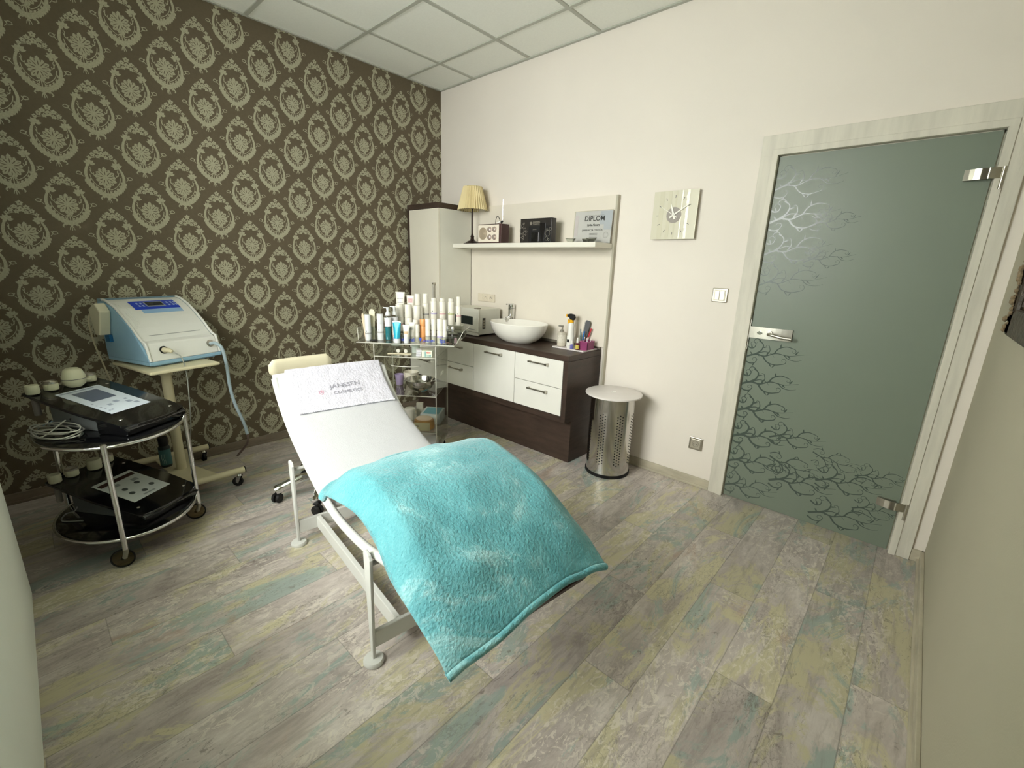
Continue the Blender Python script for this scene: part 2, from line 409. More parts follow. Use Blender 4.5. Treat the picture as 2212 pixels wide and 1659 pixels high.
# wall behind the camera, with the window that lights the room, and the recess beside it
b = B()
Y0, Y1 = -3.29, WY
box(b, 1.04, WX0, Y0, Y1, 0, H); box(b, WX1, LX, Y0, Y1, 0, H); box(b, WX0, WX1, Y0, Y1, 0, WZ0); box(b, WX0, WX1, Y0, Y1, WZ1, H)
box(b, 1.0399, 1.19, -4.2, Y0, 0, H)
struct('wall_front', b, mat('pale_green_white_paint', (242, 246, 234), .8, var=.01, vscale=2, bump=.05, bscale=180))
b = B(); box(b, 0, 1.04, -4.2, -3.95, 0, H)
struct('wall_recess', b, M_white)
def window(n, x0, x1, z0, z1, y):
    t = bpy.data.objects.new('window_%d' % n, None); C.objects.link(t); t['kind'] = 'structure'
    b = B()
    for a in ((x0, x0+.06, z0, z1), (x1-.06, x1, z0, z1), (x0, x1, z0, z0+.06), (x0, x1, z1-.06, z1), ((x0+x1)/2-.045, (x0+x1)/2+.045, z0, z1)):
        box(b, a[0], a[1], y-.035, y+.035, a[2], a[3])
    struct('window_frame', b, M_wplas, t, bevel=.004)
    b = B(); box(b, x0+.05, x1-.05, y-.004, y+.004, z0+.05, z1-.05); struct('pane', b, M_acryl, t)
window(1, WX0, WX1, WZ0, WZ1, -3.2)
# corridor behind the glass door
M_corr = mat('corridor_paint', (150, 148, 130), .8)
b = B(); box(b, 2.2, 4.3, 1.3, 1.4, 0, H); box(b, 2.1, 2.2, .14, 1.4, 0, H); box(b, 4.3, 4.4, .14, 1.4, 0, H); struct('wall_corridor', b, M_corr)

# skirting
def skirt(name, poly_box):
    b = B()
    for p in poly_box: box(b, *p)
    struct(name, b, M_base, bevel=.003)
M_base = mat('whitewashed_skirting', (188, 180, 160), .55, var=.14, vscale=7, bump=.1, bscale=50, stretch=(1, 1, 3))
M_base2 = mat('grey_wood_skirting', (128, 116, 100), .55, var=.12, vscale=7, bump=.1, bscale=50, stretch=(3, .6, 6))
skirt('baseboard_back', [(1.84, 2.715, -.014, 0, 0, .062), (1.84, 2.715, -.022, 0, 0, .018), (3.705, LX, -.014, 0, 0, .062)])
skirt('baseboard_right', [(LX-.014, LX, -2.99, 0, 0, .062), (LX-.022, LX, -2.99, 0, 0, .018)])
b = B(); box(b, 0, .014, -4.0, 0, 0, .06); box(b, 0, .022, -4.0, 0, 0, .016); struct('baseboard_left', b, M_base2, bevel=.003)

# ------------------------------------------------------------------ glass door and casing
door = bpy.data.objects.new('door_1', None); C.objects.link(door); door['kind'] = 'structure'
b = B()
box(b, 2.715, DX0, -.020, 0, 0, 2.068); box(b, DX1, 3.705, -.020, 0, 0, 2.068); box(b, 2.715, 3.705, -.0205, 0, DZ, 2.0685)
box(b, DX0-.022, DX0, 0, .14, 0, DZ+.02); box(b, DX1, DX1+.022, 0, .14, 0, DZ+.02); box(b, DX0-.02, DX1+.02, 0, .14, DZ, DZ+.022)
box(b, DX0-.03, DX0-.0005, -.026, -.019, 0, DZ+.03); box(b, DX1+.0005, DX1+.03, -.026, -.019, 0, DZ+.03); box(b, DX0-.03, DX1+.03, -.0262, -.019, DZ+.0005, DZ+.03)
box(b, DX0, DX0+.014, .010, .03, 0, DZ); box(b, DX1-.014, DX1, .010, .03, 0, DZ); box(b, DX0, DX1, .010, .03, DZ-.014, DZ)
struct('door_casing', b, M_frame, door, bevel=.002)
def glass_mat(name, rgb, rough, tmix):
    m = bpy.data.materials.new(name); m.use_nodes = True; nt = m.node_tree; p = nt.nodes['Principled BSDF']
    p.inputs['Base Color'].default_value = (*lin(rgb), 1); p.inputs['Roughness'].default_value = rough
    out = nt.nodes['Material Output']; mx = nt.nodes.new('ShaderNodeMixShader'); tr = nt.nodes.new('ShaderNodeBsdfTransparent')
    tr.inputs[0].default_value = (*lin((150, 175, 160)), 1)
    n = nt.nodes.new('ShaderNodeTexNoise'); n.inputs['Scale'].default_value = 1.5
    ma = nt.nodes.new('ShaderNodeMath'); ma.operation = 'MULTIPLY_ADD'; ma.inputs[1].default_value = .03; ma.inputs[2].default_value = tmix
    nt.links.new(n.outputs['Fac'], ma.inputs[0]); nt.links.new(ma.outputs[0], mx.inputs[0])
    nt.links.new(p.outputs[0], mx.inputs[1]); nt.links.new(tr.outputs[0], mx.inputs[2]); nt.links.new(mx.outputs[0], out.inputs[0]); return m
M_frost = glass_mat('satin_frosted_glass', (128, 138, 124), .40, .10)
M_gclear = glass_mat('clear_etched_glass', (88, 100, 92), .2, .22)
M_gedge = mat('green_glass_edge', (150, 172, 146), .2)
GX0, GX1, GZ0, GZ1, GY = DX0+.006, DX1-.008, .008, DZ-.006, -.002
b = B(); box(b, GX0, GX1, GY, GY+.008, GZ0, GZ1)
for f in b.faces:
    f.normal_update()
    if abs(f.normal.y) < .5: f.material_index = 1
dg = struct('door_glass', b, [M_frost, M_gedge], door)
# etched scrollwork on the glass
b = B(); ofn = lambda x, z: (GX0+x, GY-.0005, z)
def clipfn(x, z): return (min(max(GX0+x, GX0+.001), GX1-.001), GY-.0005, min(max(z, GZ0+.002), GZ1-.002))
vc = [0]
def clipfn(x, z): return (min(max(GX0+x, GX0+.001), GX1-.001), GY-.0003-.00001*(vc[0] % 60), min(max(z, GZ0+.002), GZ1-.002))
def vine(x, z, s, m, k=1.0):
    """one branching scroll; s size, m mirror (+1/-1)"""
    def R(pts, w0, w1=.0014): vc[0] += 1; ribbon(b, [(x+p[0]*s, z+p[1]*s*m) for p in pts], lambda t: max(.0013, (w0*(1-t)+w1*t)*k), clipfn)
    S = lambda pts: [tuple(p[:2]) for p in spline([(p[0], p[1], 0) for p in pts], 5)]
    W = .020*s/.5
    R(S([(-.02, -.02), (.10, .03), (.20, .02), (.32, .07), (.46, .06), (.62, .10)]), W, .002)
    R(S([(.08, .022), (.15, .08), (.17, .15), (.13, .20)]) + spiral(.13, .20, .045, PI*.1, .95, .2, 12)[1:], W*.8)
    R(S([(.18, .02), (.24, -.05), (.33, -.07), (.41, -.05)]) + spiral(.41, -.05, .04, -PI/2, .95, .2, 12)[1:], W*.75)
    R(S([(.30, .065), (.34, .13), (.42, .165), (.50, .15)]) + spiral(.50, .15, .032, PI*.5, -.9, .2, 10)[1:], W*.65)
    R(S([(-.02, .13), (.03, .10), (.07, .11), (.085, .15)]) + spiral(.085, .15, .038, 0, .9, .2, 11)[1:], W*.7)
    R(S([(-.02, -.06), (.04, -.09), (.10, -.08), (.125, -.04)]) + spiral(.125, -.04, .034, 0, .9, .2, 10)[1:], W*.7)
    R(S([(.22, .03), (.25, .09), (.24, .14)]) + spiral(.24, .14, .026, 0, .85, .2, 9)[1:], W*.5)
    R(S([(.13, .05), (.20, .075), (.27, .06), (.31, .02)]), W*.5)
    R(S([(.40, .07), (.46, .02), (.54, .01), (.60, .03)]), W*.5)
    for (lx, lz, a, L_) in ((.16, .12, .3, .06), (.22, .03, 1.2, .06), (.26, -.06, -.9, .06), (.36, .14, 1.6, .055), (.44, .065, -.7, .06), (.12, .05, -1.1, .05), (.15, .18, 2.6, .05), (.52, .08, 1.0, .06), (.06, .02, 2.2, .045), (.33, -.07, -2.2, .05), (.10, -.08, -2.0, .05), (.05, .10, 1.9, .05)):
        vc[0] += 1; flat(b, [(x+px*s, z+pz*s*m) for px, pz in leaf(lx, lz, a, L_, .026*k)], clipfn)
zz = .08
i = 0
while zz < 1.86:
    if 1.0 < zz < 1.26: zz += .06; continue
    mid = abs(zz-.45)/.55 if zz < 1 else abs(zz-1.58)/.32
    vine(0, zz, .46 if zz < 1 else .50, 1, k=max(.40, (.95 if zz < 1 else .62)-.45*mid)); zz += .165; i += 1
for (x_, z_, s_, m_, k_) in ((.20, .46, .42, 1, .65), (.24, .20, .5, 1, .7), (.22, .33, .42, -1, .6), (.46, .28, .46, 1, .6), (.46, .08, .5, 1, .6), (.42, .42, .36, -1, .45), (.62, .36, .34, 1, .45), (.20, 1.62, .32, 1, .45), (.20, 1.44, .34, 1, .45), (.64, .18, .34, 1, .5)):
    vine(x_, z_, s_, m_, k=k_)
struct('etched_scrollwork', b, M_gclear, dg)
# hinges and lock
for nm, z in (('upper', 1.797), ('lower', .262)):
    b = B(); pts = []
    for i in range(9):
        t = i/8; pts.append((3.528+.125*t, -.016-.022*math.sin(PI*min(1, t*.9+.05))))
    for (xa, ya), (xb, yb) in zip(pts, pts[1:]):
        prism(b, [(xa, ya, z-.021), (xb, yb, z-.021), (xb, yb, z+.021), (xa, ya, z+.021)], (0, .007, 0))
    bmesh.ops.remove_doubles(b, verts=b.verts, dist=.00005)
    box(b, 3.53, 3.60, -.012, GY, z-.02, z+.02)
    h = struct('hinge', b, M_steel, door, smooth=True)
    b = B(); tube(b, [(3.645, -.022, z+.024), (3.645, -.022, z-.062)], .0075); struct('hinge_pin', b, M_steel, h, smooth=True)
b = B(); zc = 1.044
prism(b, [(2.802, -.012, zc-.032), (3.016, -.012, zc-.032), (3.016, -.012, zc+.032), (2.802, -.012, zc+.032)], (0, .0095, 0))
for i in range(8):
    t0, t1 = i/8, (i+1)/8; y0, y1 = -.012-.007*math.sin(PI*t0), -.012-.007*math.sin(PI*t1)
    prism(b, [(2.802+.214*t0, y0, zc-.032), (2.802+.214*t1, y1, zc-.032), (2.802+.214*t1, y1, zc+.032), (2.802+.214*t0, y0, zc+.032)], (0, .006, 0))
bmesh.ops.remove_doubles(b, verts=b.verts, dist=.00005)
lk = struct('lock_plate', b, M_steel, door, smooth=True)
b = B(); tube(b, [(2.905, -.014, zc), (2.905, -.03, zc)], .019, 20); tube(b, [(2.905, -.03, zc), (2.905, -.052, zc)], .010, 14)
tube(b, [tuple(p) for p in spline([(2.905, -.050, zc), (2.93, -.058, zc-.002), (2.98, -.062, zc-.010), (3.024, -.060, zc-.012)], 5)], .0085, 12)
struct('lever_handle', b, M_steel, lk, smooth=True)
b = B(); tube(b, [(2.857, -.017, zc), (2.857, -.0225, zc)], .010, 18); box(b, 2.844, 2.870, -.0222, -.017, zc-.004, zc+.004); struct('thumb_turn', b, M_chrome, lk, smooth=True)
b = B(); box(b, DX0-.002, DX0+.004, -.014, -.001, zc-.10, zc+.07); struct('strike_plate', b, M_steel, door)

# ------------------------------------------------------------------ switches and sockets
def plate(t, x0, x1, z0, z1, m, y=0, d=.009):
    b = B(); box(b, x0, x1, y-d, y, z0, z1); return obj('cover_plate', b, m, t, bevel=.004)
M_satin = mat('satin_champagne_metal', (176, 170, 156), .32, .85)
M_satin2 = mat('satin_light_insert', (200, 194, 180), .35, .6)
sw = thing('light_switch', 'square satin metal double light switch on wall beside glass door', 'light switch', (2.608, 0, 1.237))
plate(sw, -.044, .044, -.041, .041, M_satin)
b = B(); box(b, -.032, .032, -.0115, -.006, -.031, .031); obj('inner_frame', b, M_satin2, sw, bevel=.002)
for s in (-1, 1):
    b = B(); box(b, s*.0145-.0135, s*.0145+.0135, -.0145, -.010, -.027, .027); obj('rocker', b, M_satin2, sw, bevel=.002)
def socket(t, cx, cz, m, m2, y=0):
    b = B(); lathe(b, [(.0215, 0), (.0215, .003), (.018, .003), (.017, -.004)], T=Matrix.Translation((cx, y-.010, cz)) @ Matrix.Rotation(PI/2, 4, 'X'), capt=True, capb=False, seg=24)
    w_ = obj('socket_well', b, m2, t, smooth=True)
    b = B(); tube(b, [(cx, y-.006, cz+.009), (cx, y-.020, cz+.009)], .0024, 8); obj('earth_pin', b, M_steel, w_)
    b = B()
    for s in (-1, 1): lathe(b, [(.0026, 0), (.0026, .0006)], T=Matrix.Translation((cx+s*.0095, y-.0145, cz-.002)) @ Matrix.Rotation(PI/2, 4, 'X'), seg=10)
    obj('contact_hole', b, M_black, w_)
so = thing('wall_socket', 'satin metal power socket low on wall near the door frame', 'socket', (2.595, 0, .286))
plate(so, -.043, .043, -.042, .042, M_satin)
b = B(); box(b, -.031, .031, -.0115, -.006, -.030, .030); obj('inner_frame', b, M_satin2, so, bevel=.002); socket(so, 0, 0, M_satin, M_satin)
s3 = thing('socket_strip', 'ivory triple wall plate with two sockets above the towel warmer', 'socket', (.655, -.03, 1.089))
M_ivory = mat('ivory_plastic', (222, 212, 192), .4)
plate(s3, -.106, .106, -.034, .034, M_ivory)
b = B(); box(b, -.098, -.042, -.012, -.008, -.026, .026); obj('blank_cover', b, M_ivory, s3, bevel=.002)
for cx in (0.0, .066):
    b = B(); box(b, cx-.030, cx+.030, -.0105, -.008, -.030, .030); obj('inner_frame', b, M_ivory, s3, bevel=.002); socket(s3, cx, 0, M_ivory, M_ivory)

# ------------------------------------------------------------------ wall clock
ck = thing('wall_clock', 'square clear glass wall clock with striped face and white hands', 'clock', (2.279, 0, 1.698))
M_cglass = mat('clock_glass', (224, 219, 198), .3, var=.01, alpha=.92)
b = B(); box(b, -.138, .138, -.034, -.029, -.140, .140); cg = obj('glass_face', b, M_cglass, ck)
b = B()
for x, w_, mi in ((-.10, .030, 0), (-.045, .022, 0), (.0, .012, 0)): box(b, x, x+w_, -.0345, -.0340, -.139, .139)
obj('frosted_stripe', b, mat('frosted_stripe', (212, 207, 184), .5), cg)
b = B()
def wavy(x0, w_, amp):
    L = []
    for i in range(41):
        z = -.139+.278*i/40; n = noise.noise(Vector((x0*40, z*45, 0)))*amp
        L.append((b.verts.new((x0+n, -.0348-.0015*abs(noise.noise(Vector((z*60, x0*9, 2)))), z)), b.verts.new((x0+w_+n*.6, -.0346, z))))
    for (a, c), (d, e) in zip(L, L[1:]): b.faces.new((a, c, e, d))
wavy(.070, .016, .006); wavy(.040, .006, .001)
obj('mirror_stripe', b, mat('mirror_foil', (232, 228, 210), .42, .2), cg)
b = B(); box(b, .1365, .1385, -.0345, -.0285, -.1395, .1395); obj('polished_edge', b, mat('bright_glass_edge', (250, 248, 226), .2), cg)
b = B(); tube(b, [(0, -.001, 0), (0, -.0285, 0)], .045, 32); tube(b, [(0, -.0348, 0), (0, -.0362, 0)], .046, 40); obj('movement', b, mat('grey_clock_movement', (158, 150, 142), .4), ck, smooth=True)
for i in range(12):
    if i in (3,): continue
    b = B(); a = PI/2-i*PI/6; r0, r1 = .098, .114
    ribbon(b, [(r0*math.cos(a), r0*math.sin(a)), (r1*math.cos(a), r1*math.sin(a))], .003, lambda x, z: (x, -.0351, z)); obj('hour_mark', b, M_ink, cg)
def hand(name, a, L_, w_, y, tail):
    b = B(); c, s = math.cos(a), math.sin(a)
    P = [(-tail*c-w_*s, -tail*s+w_*c), (-tail*c+w_*s, -tail*s-w_*c), (L_*c+w_*.5*s, L_*s-w_*.5*c), (L_*c-w_*.5*s, L_*s+w_*.5*c)]
    prism(b, [(x, y, z) for x, z in P], (0, -.001, 0)); obj(name, b, mat('white_hand', (248, 246, 236), .3), ck)
hand('hour_hand', PI/2+.34, .065, .0066, -.040, .026); hand('minute_hand', PI/2-1.0, .108, .0052, -.042, .028); hand('second_hand', PI/2+1.02, .096, .0022, -.044, .03)
b = B(); tube(b, [(0, -.03, 0), (0, -.046, 0)], .005, 14); obj('hub', b, M_wplas, ck, smooth=True)

# ------------------------------------------------------------------ ornate mirror on the right wall
mr = thing('ornate_mirror', 'dark ornate beaded mirror frame with gold inner edge on right wall', 'mirror', (LX, 0, 0))
M_orn = mat('dark_bronze_stone_frame', (66, 56, 44), .45, var=.4, vscale=30, bump=.8, bscale=45)
M_gold = mat('gold_edge', (226, 204, 120), .25, .8)
b = B(); y0, y1, z0, z1 = -.56, -1.30, 1.190, 2.05
for (ya, yb, za, zb) in ((y0-.09, y0, z0, z1), (y1, y1+.09, z0, z1), (y1, y0, z0, z0+.09), (y1, y0, z1-.09, z1)):
    box(b, -.024, -.002, min(ya, yb), max(ya, yb), za, zb)
obj('frame', b, M_orn, mr, bevel=.012)
b = B()
for (ya, yb, za, zb) in ((y0-.102, y0-.09, z0+.09, z1-.09), (y1+.09, y1+.102, z0+.09, z1-.09), (y1+.09, y0-.09, z0+.09, z0+.102), (y1+.09, y0-.09, z1-.102, z1-.09)):
    box(b, -.007, -.004, ya, yb, za, zb)
obj('gold_liner', b, M_gold, mr, bevel=.002)
b = B(); box(b, -.012, -.003, y1+.1, y0-.1, z0+.1, z1-.1); obj('mirror_glass', b, mat('mirror_silver', (215, 215, 210), .03, 1), mr)
b = B(); rn = random.Random(3)
for i in range(70):
    t = i/70; z = z0+.02+t*(z1-z0-.04); y = y0-.015-rn.random()*.06; r = .004+.008*rn.random()
    lathe(b, [(r*.3, 0), (r, r*.4), (r, r*.9), (r*.4, r*1.4)], T=Matrix.Translation((-.0235, y, z)) @ Matrix.Rotation(-PI/2, 4, 'Y'), seg=8)
for i in range(30):
    z = z0+.03+i*.027; r = .012
    lathe(b, [(r*.3, 0), (r, r*.4), (r, r*.9), (r*.4, r*1.3)], T=Matrix.Translation((-.012, y0-.002, z)) @ Matrix.Rotation(-PI/2, 4, 'X'), seg=8)
o_ = obj('beading', b, mat('pale_bronze_beads', (150, 132, 106), .3, .5), mr, smooth=True)
# ------------------------------------------------------------------ sideboard
SX1, SF, ST = 1.837, -.412, .795
sb = thing('sideboard', 'long low vanity sideboard with white drawer fronts in a dark oak surround', 'sideboard', (0, 0, 0))
b = B(); box(b, .018, SX1, SF-.002, -.001, ST-.040, ST); obj('worktop', b, M_dark, sb, bevel=.004)
b = B()
box(b, SX1-.037, SX1-.0005, SF, -.001, .318, ST-.0405); box(b, .0182, .026, SF, -.001, .318, ST-.0405); box(b, .026, SX1-.0375, SF, -.001, .318, .360)
obj('carcass', b, M_dark, sb, bevel=.002)
b = B(); box(b, .03, SX1-.001, -.335, -.002, 0, .3175); obj('plinth', b, M_dark, sb, bevel=.002)
b = B(); box(b, .02, SX1-.003, -.022, -.001, ST+.0003, ST+.022); obj('upstand', b, mat('grey_oak_upstand', (130, 122, 108), .5, var=.1), sb, bevel=.003)
def front(name, x0, x1, z0, z1, hx, hz, hw=.17, vert=False):
    b = B(); box(b, x0+.002, x1-.002, SF-.001, SF+.018, z0+.002, z1-.002); d = obj(name, b, M_cab, sb, bevel=.0015)
    b = B(); y = SF-.001
    tube(b, [(hx-hw/2, y-.024, hz), (hx+hw/2, y-.024, hz)], .0055, 10)
    box(b, hx-hw/2, hx-hw/2+.012, y-.029, y, hz-.006, hz+.006); box(b, hx+hw/2-.014, hx+hw/2+.002, y-.031, y, hz-.008, hz+.008)
    obj('handle', b, M_steel, d, smooth=True)
for (x0, x1) in ((.028, .452), (.452, .905), (1.357, 1.798)):
    front('drawer', x0, x1, .559, .756, (x0+x1)/2+.01, .712 if x0 > 1 else .70); front('drawer', x0, x1, .362, .559, (x0+x1)/2+.01, .515)
front('door', .905, 1.357, .362, .756, 1.14, .712)

tc_ = thing('wall_cabinet', 'tall white cabinet with dark crown standing in the wallpapered corner', 'cabinet', (0, 0, ST+.0006))
b = B(); hz = 1.85-ST
box(b, .0188, .448, -.400, -.001, hz-.042, hz); box(b, .0188, .046, -.398, -.001, 0, hz-.0425); obj('surround', b, M_dark, tc_, bevel=.002)
b = B(); box(b, .0465, .4485, -.378, -.032, .0, hz-.043); obj('body', b, mat('white_cabinet_side', (226, 224, 212), .4), tc_)
b = B(); box(b, .047, .449, -.398, -.379, .003, hz-.045); dd = obj('door', b, mat('cream_white_door', (226, 220, 204), .35), tc_, bevel=.0015)
b = B(); tube(b, [(.405, -.424, .28), (.405, -.424, .41)], .0055, 10); box(b, .398, .412, -.430, -.398, .40, .414); box(b, .399, .411, -.429, -.398, .276, .288); obj('handle', b, M_steel, dd, smooth=True)

pn = thing('wall_panel', 'white splashback panel rising behind the basin and shelf', 'wall panel', (0, 0, 0))
b = B(); box(b, .452, 1.868, -.030, -.001, ST+.023, 1.845); obj('board', b, mat('warm_white_panel', (228, 220, 206), .38), pn)
b = B(); box(b, 1.8685, 1.884, -.031, -.001, .40, 1.8455); obj('edge_strip', b, mat('grey_panel_edge', (186, 180, 162), .45), pn)
sh = thing('floating_shelf', 'thick white floating shelf on the panel above the basin', 'shelf', (0, 0, 0))
b = B(); box(b, .452, 1.868, -.245, -.0305, 1.503, 1.535); obj('board', b, mat('white_shelf_laminate', (230, 226, 214), .4), sh, bevel=.0015)

# ------------------------------------------------------------------ on the shelf
SZ = 1.5355
lp_ = thing('table_lamp', 'slim brown table lamp with pleated cream shade at left end of shelf', 'lamp', (.575, -.135, SZ))
M_brown = mat('dark_bronze_lamp', (52, 38, 32), .4, .4)
b = B(); lathe(b, [(.075, 0), (.075, .006), (.055, .012), (.045, .022), (.020, .032), (.014, .05), (.017, .062), (.010, .075), (.0065, .09)], seg=8, capt=True); obj('base', b, M_brown, lp_)
b = B(); tube(b, [(0, 0, .088), (0, 0, .31)], .006, 10); tube(b, [(0, 0, .29), (0, 0, .34)], .011, 10); obj('stem', b, M_brown, lp_, smooth=True)
b = B(); NP = 36; ra = []
for (r, z) in ((.125, .270), (.118, .30), (.098, .38), (.078, .452)):
    ra.append([b.verts.new(((r+(.006 if k % 2 else -.004)*(r/.1))*math.cos(PI*k/NP), (r+(.006 if k % 2 else -.004)*(r/.1))*math.sin(PI*k/NP)*.92, z+(.002 if k % 2 else 0))) for k in range(2*NP)])
for a, c in zip(ra, ra[1:]):
    for k in range(2*NP): b.faces.new((a[k], a[(k+1) % (2*NP)], c[(k+1) % (2*NP)], c[k]))
obj('lamp_shade', b, mat('pleated_cream_fabric', (226, 210, 164), .85), lp_, solid=.001)
for z, r in ((.272, .124), (.450, .077)):
    b = B(); tube(b, [(r*math.cos(a*PI/16), r*.92*math.sin(a*PI/16), z) for a in range(32)], .0016, 6, closed=True); obj('shade_ring', b, M_brown, lp_)
b = B()
for k in range(3): a = k*2*PI/3; tube(b, [(0, 0, .335), (.100*math.cos(a), .092*math.sin(a), .36)], .0015, 6)
obj('shade_carrier', b, M_brown, lp_)

rd = thing('radio', 'small retro radio with cream front and dark wooden case on shelf', 'radio', (.845, -.20, SZ))
b = B(); box(b, -.132, .132, 0, .09, .002, .148); obj('case', b, mat('dark_walnut_case', (70, 44, 42), .45, var=.15, vscale=9, stretch=(4, 4, 1)), rd, bevel=.004)
b = B(); box(b, -.124, .110, -.006, 0, .010, .142); rf = obj('front_panel', b, mat('cream_radio_front', (238, 228, 212), .3), rd, bevel=.006)
XR = Matrix.Rotation(PI/2, 4, 'X')
b = B(); lathe(b, [(.047, 0), (.047, .002), (.044, .003), (.003, .0035)], T=Matrix.Translation((-.066, -.006, .076)) @ XR, seg=40)
for k in range(5): tube(b, [(-.066+.008*(k+1)*math.cos(a*PI/14), -.0095, .076+.008*(k+1)*math.sin(a*PI/14)) for a in range(28)], .0008, 5, closed=True)
obj('speaker', b, mat('brass_speaker_mesh', (186, 170, 148), .4, .3), rf, smooth=True)
for (kx, kz) in ((.012, .105), (.066, .105), (.012, .047), (.066, .047)):
    b = B(); lathe(b, [(.021, 0), (.021, .004), (.016, .006), (.0155, .016), (.013, .018)], T=Matrix.Translation((kx, -.006, kz)) @ XR, seg=24); obj('knob', b, mat('silver_pink_knob', (206, 190, 182), .25, .6), rf, smooth=True)
b = B(); tube(b, [(.095, .05, .148), (.095, .052, .33)], .0011, 6); obj('antenna', b, M_chrome, rd)
b = B(); tube(b, spline([(-.02, .09, .148), (-.012, .085, .19), (.01, .08, .215), (.03, .08, .195), (.045, .075, .170), (.07, .06, .156)], 6), .0025, 6); obj('cable', b, M_black, rd, smooth=True)
ust = thing('memory_stick', 'small white and black cable plug lying on top of the radio', 'plug', (.925, -.165, SZ+.1485))
b = B(); box(b, -.022, .012, -.008, .008, 0, .011, T=Matrix.Rotation(.5, 4, 'Z') @ Matrix.Rotation(-.35, 4, 'Y') @ Matrix.Translation((0, 0, .008))); obj('body', b, M_wplas, ust, bevel=.003)
b = B(); tube(b, [(.012, .002, .010), (.026, .006, .022)], .008, 12); obj('cap', b, M_black, ust, smooth=True)

gb = thing('gift_box', 'black boxed cosmetics gift set with silver bubble print on shelf', 'box', (1.315, -.185, SZ))
M_gbox = mat('charcoal_gift_box', (44, 40, 38), .35, coat=.3); M_silver = mat('silver_print', (176, 170, 160), .3, .6)
b = B(); box(b, -.152, .142, 0, .055, 0, .172); gx = obj('carton', b, M_gbox, gb, bevel=.0015)
b = B(); box(b, -.070, .138, -.0012, .002, .004, .118); obj('window_print', b, M_black, gb)
b = B(); rn = random.Random(11)
def ring(bm, x, z, r, y=-.002, w_=.0026):
    ribbon(bm, [(x+r*math.cos(a*PI/12), z+r*math.sin(a*PI/12)) for a in range(25)], w_, lambda p, q: (p, y, q))
for (x, z, r) in ((-.128, .125, .012), (-.116, .140, .006), (-.135, .090, .021), (-.104, .098, .010), (-.092, .082, .008), (-.106, .072, .012), (-.096, .060, .006), (-.140, .052, .013), (-.122, .058, .007), (-.126, .040, .009), (-.122, .028, .006), (-.118, .048, .004)): ring(b, x, z, r)
obj('bubble_print', b, M_silver, gx); b = B()
for (x, z, r) in ((.112, .066, .020), (.104, .090, .008), (.134, .095, .010), (.102, .030, .012), (.122, .022, .007), (.088, .07, .005)): ring(b, x, z, r, -.0026)
obj('bubble_print', b, M_silver, gx); b = B()
flat(b, [(-.060, .146), (-.048, .150), (-.036, .146), (-.037, .134), (-.048, .124), (-.059, .134)], lambda x, z: (x, -.002, z))
obj('shield_print', b, M_silver, gx); b = B(); text_bm(b, 'JANSSEN', .017, frameM((-.030, -.002, .139), (1, 0, 0), (0, 0, 1)), align='LEFT', bold=.0004)
obj('lettering', b, M_silver, gx); b = B()
text_bm(b, 'COSMETICS', .012, frameM((-.030, -.002, .127), (1, 0, 0), (0, 0, 1)), align='LEFT', bold=.0003)
obj('lettering', b, M_silver, gx); b = B()
text_bm(b, 'JANSSEN', .009, frameM((-.028, -.0028, .092), (1, 0, 0), (0, 0, 1)), align='LEFT')
obj('lettering', b, M_silver, gx)
b = B(); box(b, .040, .092, -.005, -.001, .085, .138); prism(b, [(.044, -.005, .085), (.088, -.005, .085), (.080, -.005, .012), (.052, -.005, .012)], (0, .004, 0)); obj('tube_picture', b, mat('black_satin_tube', (26, 24, 24), .25), gb, bevel=.001)
b = B(); box(b, -.040, .030, -.004, -.001, .010, .075); obj('jar_picture', b, M_bgloss, gb, bevel=.002)

dp = thing('diploma', 'printed diploma in clear stand at right end of shelf', 'diploma', (1.715, -.062, SZ))
Tl = Matrix.Rotation(-.06, 4, 'X')
b = B(); box(b, -.150, .150, 0, .0015, .002, .215, T=Tl); obj('sheet', b, mat('lilac_white_paper', (240, 235, 244), .7, var=.02, vscale=5), dp)
b = B(); box(b, -.155, .155, -.004, -.002, .0, .218, T=Tl); box(b, -.155, .155, -.03, -.002, 0, .002); obj('clear_stand', b, M_acryl, dp)
b = B(); TD = lambda z, x=0: Tl @ frameM((x, -.0012, z), (1, 0, 0), (0, 0, 1))
text_bm(b, 'DIPLOM', .046, TD(.150, .012), .0002, bold=.0006)
text_bm(b, 'Lýdia Almera', .019, TD(.117, .006), .0002, bold=.0005); text_bm(b, 'LAMINÁCIA OBOČIA', .018, TD(.083, .0), .0002)
for z in (.186, .110): prism(b, [Tl @ Vector((-.07 if z > .15 else -.05, -.0008, z)), Tl @ Vector((.085 if z > .15 else .06, -.0008, z)), Tl @ Vector((.085 if z > .15 else .06, -.0008, z+.001)), Tl @ Vector((-.07 if z > .15 else -.05, -.0008, z+.001))], (0, -.0003, 0))
for i in range(5): z = .066-.009*i; prism(b, [Tl @ Vector((-.02, -.0008, z)), Tl @ Vector((.045, -.0008, z)), Tl @ Vector((.045, -.0008, z+.0022)), Tl @ Vector((-.02, -.0008, z+.0022))], (0, -.0003, 0))
ribbon(b, [(.112+.019*math.cos(a*PI/12), .055+.019*math.sin(a*PI/12)) for a in range(25)], .0012, lambda p, q: Tl @ Vector((p, -.0012, q)))
ribbon(b, [(.112+.013*math.cos(a*PI/12), .055+.013*math.sin(a*PI/12)) for a in range(25)], .0006, lambda p, q: Tl @ Vector((p, -.0012, q)))
obj('printing', b, M_ink, dp)
b = B(); box(b, .055, .148, -.0006, 0, .125, .212, T=Tl); box(b, .09, .148, -.0006, 0, .09, .125, T=Tl); obj('blue_tint', b, mat('pale_blue_tint', (220, 223, 242), .7), dp)
b = B(); box(b, -.148, -.12, -.0006, 0, .05, .19, T=Tl); obj('pink_tint', b, mat('pale_pink_tint', (240, 228, 240), .7), dp)
